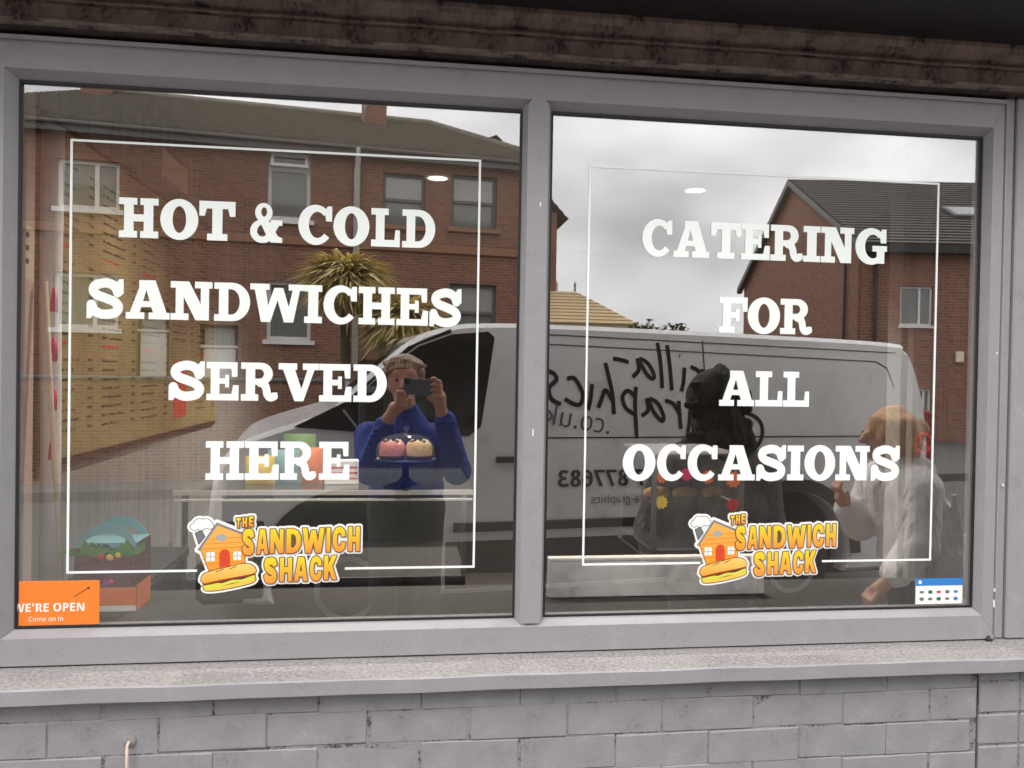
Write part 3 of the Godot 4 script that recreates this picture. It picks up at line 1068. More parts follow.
	bpart(g, "coping", Vector3(-9.02, 1.501, -0.03), Vector3(0.33, 1.56, 0.25), "sash_grey", 0.015)

func end_house():
	# corner nearest the shop at (11.7, 18.9); the gable runs away from it
	var o := thing("gabled_house", "red brick gabled house with dark tiled roof beyond the van", "house", Vector3(12.38, -0.12, 18.9), deg_to_rad(7.0))
	var e := 5.5
	var rg := 8.42
	var dp := 11.0
	var ln := 12.0
	# front wall along +x on z = 0
	part(o, "wall", wall_mesh(0.0, ln, 0, e, [[1.08, 3.2, 1.98, 4.28], [1.5, 0.62, 2.0, 1.45], [6.0, 2.72, 7.2, 3.98]], 0.25), "gable_brick")
	bpart(o, "wall", Vector3(0.3, 0, 0.252), Vector3(ln, e - 0.02, dp), "gable_brick")
	house_window(o, 1.08, 3.2, 1.98, 4.28, 0, "casement", "upvc_white", "house_glass")
	house_window(o, 1.5, 0.62, 2.0, 1.45, 0, "casement", "upvc_white", "house_glass")
	house_window(o, 6.0, 2.72, 7.2, 3.98, 0, "casement", "upvc_white", "house_glass")
	# gable wall on x = 0
	var st := st_new()
	var gp := [Vector3(0, 0, 0), Vector3(0, 0, dp), Vector3(0, e, dp), Vector3(0, rg, dp / 2), Vector3(0, e, 0)]
	var c := Vector3(3, 3, dp / 2)
	out3(st, gp[0], gp[1], gp[2], c)
	out3(st, gp[0], gp[2], gp[3], c)
	out3(st, gp[0], gp[3], gp[4], c)
	part(o, "gable_wall", done(st), "gable_brick")
	part(o, "roof", tiled_slope(Vector3(-0.18, e - 0.1, -0.35), Vector3(ln, e - 0.1, -0.35), Vector3(ln, rg + 0.12, dp / 2), Vector3(-0.18, rg + 0.12, dp / 2), 26), "dark_roof_tile")
	part(o, "roof", tiled_slope(Vector3(-0.18, e - 0.1, dp + 0.35), Vector3(ln, e - 0.1, dp + 0.35), Vector3(ln, rg + 0.12, dp / 2), Vector3(-0.18, rg + 0.12, dp / 2), 26), "dark_roof_tile")
	# verge boards and eaves
	st = st_new()
	for s in [[-0.35, e - 0.1], [dp + 0.35, e - 0.1]]:
		var a := Vector3(-0.2, s[1], s[0])
		var b := Vector3(-0.2, rg + 0.12, dp / 2)
		out4(st, a, b, b - Vector3(0, 0.22, 0), a - Vector3(0, 0.22, 0), Vector3(2, 5, dp / 2))
		out4(st, a - Vector3(0, 0.22, 0), b - Vector3(0, 0.22, 0), b + Vector3(0.2, -0.22, 0), a + Vector3(0.2, -0.22, 0), Vector3(0, 9, dp / 2))
	part(o, "verge_board", done(st), "sash_grey")
	bpart(o, "eaves_board", Vector3(-0.18, e - 0.34, -0.37), Vector3(ln, e - 0.12, -0.30), "black_plastic")
	bpart(o, "eaves_soffit", Vector3(-0.18, e - 0.34, -0.298), Vector3(ln, e - 0.31, -0.002), "black_plastic")
	st = st_new(true)
	tube(st, [Vector3(0.35, e - 0.3, -0.1), Vector3(0.35, 0.05, -0.1)], 0.05, 0.05, 8)
	part(o, "downpipe", done(st), "black_plastic")
	st = st_new(true)
	tube(st, [Vector3(-0.06, e - 0.3, 1.0), Vector3(-0.06, 0.05, 1.0)], 0.04, 0.04, 8)
	part(o, "downpipe", done(st), "black_plastic")
	# roof light
	var slope := atan2(rg + 0.22 - e, dp / 2 + 0.35)
	var rl := bpart(o, "roof_light", Vector3(-0.5, 0.0, -0.45), Vector3(0.5, 0.09, 0.45), "sash_grey", 0.01)
	rl.position = Vector3(4.0, lerpf(e - 0.1, rg + 0.12, 0.42) + 0.03, lerpf(-0.35, dp / 2, 0.42))
	rl.rotation.x = -slope
	bpart(rl, "pane", Vector3(-0.42, 0.091, -0.37), Vector3(0.42, 0.10, 0.37), "house_glass")
	bpart(o, "alarm_box", Vector3(2.62, 2.2, -0.08), Vector3(2.85, 2.5, -0.002), "paper_cream", 0.02)

func hall_and_shrubs():
	var o := thing("tan_roofed_hall", "low hall with tan hipped roof behind the van", "building", Vector3(1.0, -0.12, 23.0))
	bpart(o, "wall", Vector3(-2.0, 0, 0), Vector3(6.0, 3.28, 7.0), "tan_wall")
	var a := Vector3(-2.2, 3.3, -0.2)
	var b := Vector3(6.2, 3.3, -0.2)
	var c := Vector3(6.2, 3.3, 7.2)
	var d := Vector3(-2.2, 3.3, 7.2)
	var r0 := Vector3(1.0, 4.66, 3.4)
	var r1 := Vector3(4.9, 4.66, 3.4)
	part(o, "roof", tiled_slope(a, b, r1, r0, 10), "tan_roof")
	part(o, "roof", tiled_slope(b, c, r1, r1, 10), "tan_roof")
	part(o, "roof", tiled_slope(c, d, r0, r1, 10), "tan_roof")
	part(o, "roof", tiled_slope(d, a, r0, r0, 10), "tan_roof")
	bpart(o, "eaves_board", Vector3(-2.25, 3.12, -0.24), Vector3(6.25, 3.27, -0.02), "tan_wall")
	for k in 5:
		var st := st_new(true)
		lathe(st, [Vector2(0.05, 0), Vector2(0.03, 0.15), Vector2(0.06, 0.2), Vector2(0.0, 0.38)], Vector3.ZERO, 8)
		part(o, "finial", done(st), "tan_wall", Vector3(2.2 + 0.67 * k, 4.68, 3.4))
	var f := thing("far_house", "tall narrow brown house end beyond the terrace", "house", Vector3(0, -0.12, 27.0))
	bpart(f, "wall", Vector3(-3.0, 0, 0), Vector3(5.3, 7.6, 7.0), "house_brick")
	part(f, "roof", tiled_slope(Vector3(5.65, 7.3, -0.3), Vector3(5.65, 7.3, 7.3), Vector3(3.0, 10.2, 7.3), Vector3(3.0, 10.2, -0.3), 14), "dark_roof_tile")
	part(f, "roof", tiled_slope(Vector3(-3.3, 7.3, -0.3), Vector3(-3.3, 7.3, 7.3), Vector3(3.0, 10.2, 7.3), Vector3(3.0, 10.2, -0.3), 14), "dark_roof_tile")
	# clipped shrubs beyond the van roof
	var names := ["dark green shrub showing above the van roof, beside the tan roof", "dark green shrub showing above the van roof, further from the tan roof"]
	for k in 2:
		var s := thing("leafy_shrub", names[k], "shrub", Vector3(7.2 + 0.95 * k, -0.12, 22.0), 0, "shrubs beyond the van")
		var st := st_new()
		var rng := RandomNumberGenerator.new()
		rng.seed = 30 + k
		for i in 900:
			var dir := Vector3(rng.randfn(), rng.randfn(), rng.randfn()).normalized() * pow(rng.randf(), 0.4)
			var p := Vector3(dir.x * 0.75, 2.55 + dir.y * 0.85 + 0.1 * sin(dir.x * 9), dir.z * 0.7)
			var n := Vector3(rng.randfn(), rng.randfn() + 0.5, rng.randfn()).normalized()
			var t := n.cross(Vector3.UP).normalized() * 0.07
			var bb := n.cross(t)
			st.set_color(Color(0.03 + 0.04 * rng.randf(), 0.07 + 0.05 * rng.randf(), 0.02))
			t3(st, p - t, p + bb * 1.6, p + t)
		part(s, "foliage", done(st), "straw_leaf")
		st = st_new(true)
		tube(st, [Vector3(0, 0, 0), Vector3(0.05, 1.0, 0), Vector3(0, 2.4, 0)], 0.09, 0.03, 7)
		part(s, "stem", done(st), "bark")

func palms():
	# two spiky straw-coloured cordylines in front of the terrace
	var spots := [[Vector3(-0.72, -0.12, 7.4), 2.74, "taller spiky straw coloured palm in front of the terrace"], [Vector3(-0.08, -0.12, 7.2), 2.26, "shorter spiky straw coloured palm just above the van bonnet"]]
	var k := 0
	for s in spots:
		var o := thing("spiky_palm", s[2], "tree", s[0], 0, "spiky palms before the terrace")
		var rng := RandomNumberGenerator.new()
		rng.seed = 50 + k
		var st := st_new(true)
		tube(st, [Vector3.ZERO, Vector3(0.02, 1.0, 0.01), Vector3(0, s[1], 0)], 0.07, 0.05, 8)
		part(o, "trunk", done(st), "bark")
		st = st_new()
		for i in 2400:
			var az := rng.randf() * TAU
			var el := rng.randf_range(-0.85, 0.8) if i % 4 else rng.randf_range(-1.45, -0.6)
			var L := rng.randf_range(0.34, 0.72)
			var d := Vector3(cos(az) * cos(el), sin(el) * 0.6, sin(az) * cos(el))
			var side := d.cross(Vector3.UP).normalized() * rng.randf_range(0.011, 0.022)
			var base := Vector3(0.06 * rng.randfn(), s[1] + 0.06 * rng.randfn(), 0.06 * rng.randfn())
			var mid := base + d * L * 0.6
			var tip := base + d * L + Vector3(0, -0.16 * L, 0)
			var t := rng.randf()
			st.set_color(Color(0.42, 0.33, 0.11).lerp(Color(0.90, 0.78, 0.42), t))
			t3(st, base - side, base + side, mid + side)
			t3(st, base - side, mid + side, mid - side)
			t3(st, mid - side, mid + side, tip)
		part(o, "crown", done(st), "straw_leaf")
		k += 1

# ------------------------------------------------------------------ the white van, nose to the left of the picture
func van():
	var W := 3.2
	var o := thing("white_van", "white panel van with black handwritten lettering parked at the kerb", "van", S(0, -0.12, W), -TURN)
	# side outline in (u, height above road), width along +z
	var prof := smooth_line([4.40, 0.42, 4.42, 0.9, 4.40, 1.3, 4.32, 1.75, 4.24, 1.90, 4.10, 1.955, 3.0, 1.985, 1.6, 2.005, 0.95, 2.0, 0.70, 1.965, 0.45, 1.86, 0.05, 1.50, -0.02, 1.42, -0.18, 1.37, -0.52, 1.25, -0.66, 1.10, -0.71, 0.85, -0.72, 0.45, -0.66, 0.30], 4)
	var body := prof.duplicate()
	for q in [Vector2(-0.40, 0.26), Vector2(3.9, 0.26), Vector2(4.36, 0.32)]:
		body.append(q)
	if Geometry2D.is_polygon_clockwise(body):
		body.reverse()
	# wheel arches
	var shape := [[body], []]
	for wx in [0.10, 3.25]:
		var res := Geometry2D.clip_polygons(shape[0][0], ell(wx, 0.40, 0.46, 0.46, 30))
		var best = res[0]
		for q in res:
			if area(q) > area(best):
				best = q
		shape[0][0] = best
	var wide := 1.86
	var st := st_new()
	var ring: PackedVector2Array = shape[0][0]
	# lofted: (inset, z)
	var lev := [[0.10, 0.12], [0.045, 0.035], [0.02, 0.0], [0.0, 0.05], [0.0, wide - 0.05], [0.02, wide], [0.045, wide - 0.035], [0.10, wide - 0.12]]
	# the flat sides lean in towards the roof
	var lean := func(y: float, z: float) -> float:
		var k := clampf((y - 1.15) / 0.85, 0, 1)
		return z + (0.10 * k * k) * (1.0 if z < wide / 2 else -1.0)
	for side in 2:
		var z := 0.0 if side == 0 else wide
		for p in pieces([[ring], []]):
			var inset := Geometry2D.offset_polygon(p, -0.03)
			var best: PackedVector2Array = inset[0]
			for q in inset:
				if area(q) > area(best):
					best = q
			# cut the side into horizontal bands so that the lean is curved
			for b in 8:
				for q in Geometry2D.intersect_polygons(best, rect(-2, 0.2 + 0.24 * b, 6, 0.2 + 0.24 * (b + 1))):
					var idx := Geometry2D.triangulate_polygon(q)
					for i in range(0, idx.size(), 3):
						var v := []
						for j in 3:
							v.append(Vector3(q[idx[i + j]].x, q[idx[i + j]].y, lean.call(q[idx[i + j]].y, z)))
						out3(st, v[0], v[1], v[2], Vector3(2, 1, wide / 2))
	var n := ring.size()
	var ins := PackedVector2Array()
	for k in n:
		var d: Vector2 = (ring[(k + 1) % n] - ring[(k - 1 + n) % n]).normalized()
		ins.append(ring[k] + Vector2(-d.y, d.x) * 0.031)
	for k in n:
		var l := (k + 1) % n
		var a := ring[k]
		var b := ring[l]
		var ai := ins[k]
		var bi := ins[l]
		var mid := Vector3((a.x + b.x) / 2, (a.y + b.y) / 2, wide / 2)
		var nn := Vector3(b.y - a.y, a.x - b.x, 0)
		out4(st, Vector3(a.x, a.y, lean.call(a.y, 0.03)), Vector3(b.x, b.y, lean.call(b.y, 0.03)), Vector3(b.x, b.y, lean.call(b.y, wide - 0.03)), Vector3(a.x, a.y, lean.call(a.y, wide - 0.03)), mid - nn)
		out4(st, Vector3(a.x, a.y, lean.call(a.y, 0.03)), Vector3(b.x, b.y, lean.call(b.y, 0.03)), Vector3(bi.x, bi.y, lean.call(bi.y, 0.0)), Vector3(ai.x, ai.y, lean.call(ai.y, 0.0)), mid - nn)
		out4(st, Vector3(a.x, a.y, lean.call(a.y, wide - 0.03)), Vector3(b.x, b.y, lean.call(b.y, wide - 0.03)), Vector3(bi.x, bi.y, lean.call(bi.y, wide)), Vector3(ai.x, ai.y, lean.call(ai.y, wide)), mid - nn)
	var bd := part(o, "body", done(st), "van_white")
	var face := func(poly: PackedVector2Array, off: float) -> ArrayMesh:   # a thin piece that lies on the near side
		var s2 := st_new()
		for b in 8:
			for q in Geometry2D.intersect_polygons(poly, rect(-2, 0.2 + 0.24 * b, 6, 0.2 + 0.24 * (b + 1))):
				var idx := Geometry2D.triangulate_polygon(q)
				for i in range(0, idx.size(), 3):
					var v := []
					for j in 3:
						v.append(Vector3(q[idx[i + j]].x, q[idx[i + j]].y, lean.call(q[idx[i + j]].y, 0.0) - off))
					out3(s2, v[0], v[1], v[2], Vector3(2, 1, wide / 2))
		return done(s2)
	# cab side window with a rubber surround, quarter light
	var cab := pts2([0.06, 1.44, 0.16, 1.31, 0.84, 1.27, 0.92, 1.33, 1.02, 1.91, 0.98, 1.945, 0.74, 1.92, 0.52, 1.835, 0.30, 1.665])
	var wn := part(bd, "door_window", face.call(cab, 0.004), "van_glass")
	part(wn, "window_post", face.call(rect(0.40, 1.30, 0.425, 1.745), 0.006), "black_plastic")
	part(bd, "windscreen_pillar", face.call(pts2([-0.24, 1.33, 0.155, 1.298, 0.05, 1.43, 0.29, 1.672, 0.515, 1.845, 0.735, 1.93, 0.73, 1.955, 0.455, 1.835, 0.06, 1.48]), 0.005), "blackened_pillar")
	# windscreen
	var ws := st_new()
	var a0 := Vector3(0.03, 1.505, 0.16)
	var b0 := Vector3(0.47, 1.895, 0.22)
	out4(ws, a0, b0, Vector3(b0.x, b0.y, wide - 0.22), Vector3(a0.x, a0.y, wide - 0.16), Vector3(2, 0, wide / 2))
	part(bd, "windscreen", done(ws), "van_glass", Vector3(-0.012, 0.012, 0))
	# seams: door shuts and the pressed lines
	for q in [rect(1.245, 0.40, 1.256, 1.93), rect(0.62, 0.34, 0.63, 1.28), rect(2.52, 0.40, 2.530, 1.93)]:
		part(bd, "door_seam", face.call(q, 0.003), "seam_dark")
	for q in [pts2([1.30, 1.935, 4.14, 1.875, 4.14, 1.882, 1.30, 1.943]), pts2([1.30, 1.872, 3.95, 1.805, 4.04, 1.76, 4.09, 1.62, 4.10, 1.62, 4.05, 1.765, 3.955, 1.812, 1.30, 1.879])]:
		part(bd, "pressed_line", face.call(q, 0.003), "seam_dark")
	for wx in [0.10, 3.25]:
		var arch := PackedVector2Array()
		for k in 17:
			arch.append(Vector2(wx - cos(PI * k / 16) * 0.555, 0.40 + sin(PI * k / 16) * 0.555))
		for k in 17:
			arch.append(Vector2(wx + cos(PI * k / 16) * 0.462, 0.40 + sin(PI * k / 16) * 0.462))
		if Geometry2D.is_polygon_clockwise(arch):
			arch.reverse()
		part(bd, "arch_trim", face.call(arch, 0.009), "black_plastic")
	part(bd, "sill_cladding", face.call(rect(0.70, 0.30, 2.66, 0.60), 0.008), "black_plastic")
	bpart(bd, "rubbing_strip", Vector3(0.75, 0.66, -0.022), Vector3(2.80, 0.72, -0.002), "black_plastic", 0.006)
	part(bd, "slider_rail", face.call(rect(1.30, 1.252, 4.2, 1.262), 0.003), "seam_dark")
	bpart(bd, "door_handle", Vector3(1.02, 1.10, -0.03), Vector3(1.20, 1.14, -0.002), "black_plastic", 0.008)
	bpart(bd, "bumper", Vector3(-0.78, 0.28, -0.012), Vector3(-0.37, 0.80, wide + 0.012), "black_plastic", 0.04)
	bpart(bd, "bumper", Vector3(4.38, 0.35, 0.06), Vector3(4.47, 0.62, wide - 0.06), "black_plastic", 0.03)
	bpart(bd, "headlight", Vector3(-0.66, 0.86, -0.004), Vector3(-0.30, 1.10, 0.30), "lamp_clear", 0.05)
	bpart(bd, "tail_light", Vector3(4.36, 0.85, -0.004), Vector3(4.43, 1.45, 0.10), "lamp_red", 0.02)
	var mi := bpart(o, "wing_mirror", Vector3(0.14, 1.32, -0.24), Vector3(0.30, 1.58, -0.05), "black_plastic", 0.03)
	bpart(mi, "mirror_arm", Vector3(0.18, 1.30, -0.06), Vector3(0.26, 1.36, 0.03), "black_plastic", 0.01)
	for wx in [0.10, 3.25]:
		for wz in [0.12, wide - 0.12]:
			var wh := st_new(true)
			lathe(wh, [Vector2(0.0, -0.085), Vector2(0.24, -0.085), Vector2(0.31, -0.07), Vector2(0.325, -0.04), Vector2(0.325, 0.04), Vector2(0.31, 0.07), Vector2(0.24, 0.085), Vector2(0.0, 0.085)], Vector3.ZERO, 28)
			var tw := part(o, "wheel", done(wh), "tyre_rubber", Vector3(wx, 0.325, wz))
			tw.rotation.x = PI / 2
			var rim := st_new(true)
			lathe(rim, [Vector2(0.0, 0.05), Vector2(0.10, 0.06), Vector2(0.19, 0.092), Vector2(0.205, 0.09)], Vector3.ZERO, 20)
			var rr := part(tw, "hub_cap", done(rim), "steel_grey")
			if wz < 1:
				rr.rotation.x = PI
		var liner := st_new()
		bx(liner, Vector3(wx - 0.50, 0.24, 0.20), Vector3(wx + 0.50, 0.89, wide - 0.20))
		part(o, "wheel_arch_liner", done(liner), "black_plastic")
	bpart(o, "underside", Vector3(-0.4, 0.22, 0.15), Vector3(4.2, 0.30, wide - 0.15), "black_plastic")
	# handwritten name, reading towards the nose
	var L := [[185, 128, 150, 125, 122, 160, 125, 195, 150, 200, 175, 175, 187, 135, 195, 180, 205, 250, 208, 310, 190, 360, 140, 375, 90, 355, 62, 310, 65, 265, 100, 243, 160, 240, 205, 250, 240, 270],
		[245, 125, 222, 150, 220, 190, 240, 210, 262, 190, 270, 150, 258, 125, 240, 130], [312, 120, 308, 165, 303, 210], [305, 165, 330, 130, 362, 122], [388, 130, 395, 180, 405, 215], [403, 92, 407, 92],
		[455, 65, 450, 130, 445, 220], [495, 65, 487, 130, 485, 220], [575, 135, 540, 145, 517, 180, 525, 195, 550, 180, 580, 140, 578, 175, 605, 205], [618, 158, 645, 155, 680, 157],
		[365, 268, 335, 262, 308, 300, 312, 328, 340, 325, 368, 270, 375, 320, 388, 390, 390, 440, 370, 490, 325, 507, 270, 490, 243, 445, 255, 395, 310, 375, 370, 380, 428, 403],
		[418, 250, 415, 300, 410, 345], [412, 300, 440, 265, 475, 260], [540, 265, 505, 275, 482, 315, 490, 332, 520, 310, 548, 268, 545, 305, 572, 330], [592, 235, 598, 300, 592, 410], [597, 270, 625, 255, 648, 280, 635, 315, 600, 330],
		[712, 178, 690, 270, 683, 345], [688, 300, 715, 270, 730, 300, 745, 335], [768, 260, 775, 310, 785, 350], [783, 222, 787, 222], [865, 262, 835, 255, 805, 300, 815, 335, 840, 340, 875, 330], [955, 260, 925, 250, 905, 270, 935, 305, 925, 340, 890, 350]]
	for l in L:
		var path := []
		for k in range(0, l.size(), 2):
			var u: float = 2.25 - (l[k] - 455) * 0.00181
			path.append_array([u, 1.89 - (l[k + 1] - 65) * 0.0020 + (2.25 - u) * 0.2])
		for q in stroke(smooth_line(path), 0.0145):
			if not Geometry2D.is_polygon_clockwise(q):
				var holes := []
				for h in stroke(smooth_line(path), 0.0145):
					if Geometry2D.is_polygon_clockwise(h):
						var hh: PackedVector2Array = h.duplicate()
						hh.reverse()
						holes.append(hh)
				var s3 := st_new()
				for pc in pieces([[q], holes]):
					var fm: ArrayMesh = face.call(pc, 0.0035)
					if fm.get_surface_count():
						s3.append_from(fm, 0, Transform3D())
				part(bd, "lettering_stroke", s3.commit(), "lettering_black")
	for t in [[".co.uk", 0.46, 1.59, 1.375, false, 0.16], ["77 877683", 0.71, 1.80, 0.985, true, 0.0], ["gorilla-graphics", 0.52, 1.94, 0.845, false, 0.0]]:
		var tmesh := text_mesh(t[0], 0.1, 0.001, t[4])
		var wd := tmesh.get_aabb().size.x
		tmesh.pixel_size *= t[1] / wd
		var tm := part(bd, "lettering", tmesh, "lettering_black" if t[4] else "print_grey", Vector3(t[2], t[3], lean.call(t[3], 0.0) - 0.006))
		tm.rotation = Vector3(0, PI, 0)
		tm.rotate_object_local(Vector3.BACK, atan(t[5]))

# ------------------------------------------------------------------ smooth bodies: tapered capsules joined and meshed as surface nets
func blob(bones: Array, cell: float, k: float) -> ArrayMesh:
	var lo := Vector3(1e9, 1e9, 1e9)
	var hi := -lo
	for b in bones:
		var r: float = maxf(b[2], b[3])
		lo = lo.min((b[0] as Vector3).min(b[1]) - Vector3.ONE * (r + cell * 2 + k * 0.3))
		hi = hi.max((b[0] as Vector3).max(b[1]) + Vector3.ONE * (r + cell * 2 + k * 0.3))
	var nx := int((hi.x - lo.x) / cell) + 2
	var ny := int((hi.y - lo.y) / cell) + 2
	var nz := int((hi.z - lo.z) / cell) + 2
	var f := PackedFloat32Array()
	f.resize(nx * ny * nz)
	f.fill(1.0)
	for b in bones:
		var a: Vector3 = b[0]
		var d: Vector3 = b[1] - a
		var ra: float = b[2]
		var rb: float = b[3]
		var l2 := maxf(d.length_squared(), 1e-9)
		var pad: float = maxf(ra, rb) + cell * 2 + k
		var i0 := ((a.min(b[1]) - Vector3.ONE * pad - lo) / cell).floor()
		var i1 := ((a.max(b[1]) + Vector3.ONE * pad - lo) / cell).ceil()
		for z in range(maxi(0, int(i0.z)), mini(nz, int(i1.z) + 1)):
			for y in range(maxi(0, int(i0.y)), mini(ny, int(i1.y) + 1)):
				var row := (z * ny + y) * nx
				for x in range(maxi(0, int(i0.x)), mini(nx, int(i1.x) + 1)):
					var p := lo + Vector3(x, y, z) * cell - a
					var t := clampf(p.dot(d) / l2, 0.0, 1.0)
					var s := (p - d * t).length() - lerpf(ra, rb, t)
					var o := f[row + x]
					var h := maxf(k - absf(o - s), 0.0)
					f[row + x] = minf(o, s) - h * h / (4.0 * k)
	var st := SurfaceTool.new()
	st.begin(Mesh.PRIMITIVE_TRIANGLES)
	st.set_smooth_group(0)
	var id := {}
	var count := 0
	var off := [0, 1, nx, nx + 1, nx * ny, nx * ny + 1, nx * ny + nx, nx * ny + nx + 1]
	var cor := [Vector3(0, 0, 0), Vector3(1, 0, 0), Vector3(0, 1, 0), Vector3(1, 1, 0), Vector3(0, 0, 1), Vector3(1, 0, 1), Vector3(0, 1, 1), Vector3(1, 1, 1)]
	var edges := [[0, 1], [2, 3], [4, 5], [6, 7], [0, 2], [1, 3], [4, 6], [5, 7], [0, 4], [1, 5], [2, 6], [3, 7]]
	for z in nz - 1:
		for y in ny - 1:
			var row := (z * ny + y) * nx
			for x in nx - 1:
				var c := row + x
				var v0 := f[c]
				if v0 > cell * 3 or v0 < -cell * 3:
					continue
				var neg := 0
				for q in 8:
					if f[c + off[q]] < 0:
						neg += 1
				if neg == 0 or neg == 8:
					continue
				var sum := Vector3.ZERO
				var m := 0
				for e in edges:
					var va := f[c + off[e[0]]]
					var vb := f[c + off[e[1]]]
					if (va < 0) != (vb < 0):
						sum += (cor[e[0]] as Vector3).lerp(cor[e[1]], va / (va - vb))
						m += 1
				st.add_vertex(lo + (Vector3(x, y, z) + sum / m) * cell)
				id[c] = count
				count += 1
	for c in id.keys():
		var x: int = c % nx
		var y: int = (c / nx) % ny
		var z: int = c / (nx * ny)
		var inside := f[c] < 0
		for e in [[1, nx, nx * ny, y, z], [nx, nx * ny, 1, z, x], [nx * ny, 1, nx, x, y]]:
			if e[3] == 0 or e[4] == 0:
				continue
			if (f[c + e[0]] < 0) == inside:
				continue
			var q0: int = c
			var q1: int = c - e[1]
			var q2: int = c - e[1] - e[2]
			var q3: int = c - e[2]
			if not (id.has(q1) and id.has(q2) and id.has(q3)):
				continue
			var i := [id[q0], id[q1], id[q2], id[q3]]
			if not inside:
				i.reverse()
			for j in [0, 2, 1, 0, 3, 2]:
				st.add_index(i[j])
	st.generate_normals()
	return st.commit()

func joined(list: Array) -> ArrayMesh:
	var st := SurfaceTool.new()
	st.begin(Mesh.PRIMITIVE_TRIANGLES)
	for m in list:
		st.append_from(m, 0, Transform3D())
	return st.commit()

func fat(bones: Array, d: float) -> Array:
	var r := []
	for b in bones:
		r.append([b[0], b[1], b[2] + d, b[3] + d])
	return r

func chain(pts: Array, radii: Array) -> Array:
	var r := []
	for k in pts.size() - 1:
		r.append([pts[k], pts[k + 1], radii[k], radii[k + 1]])
	return r

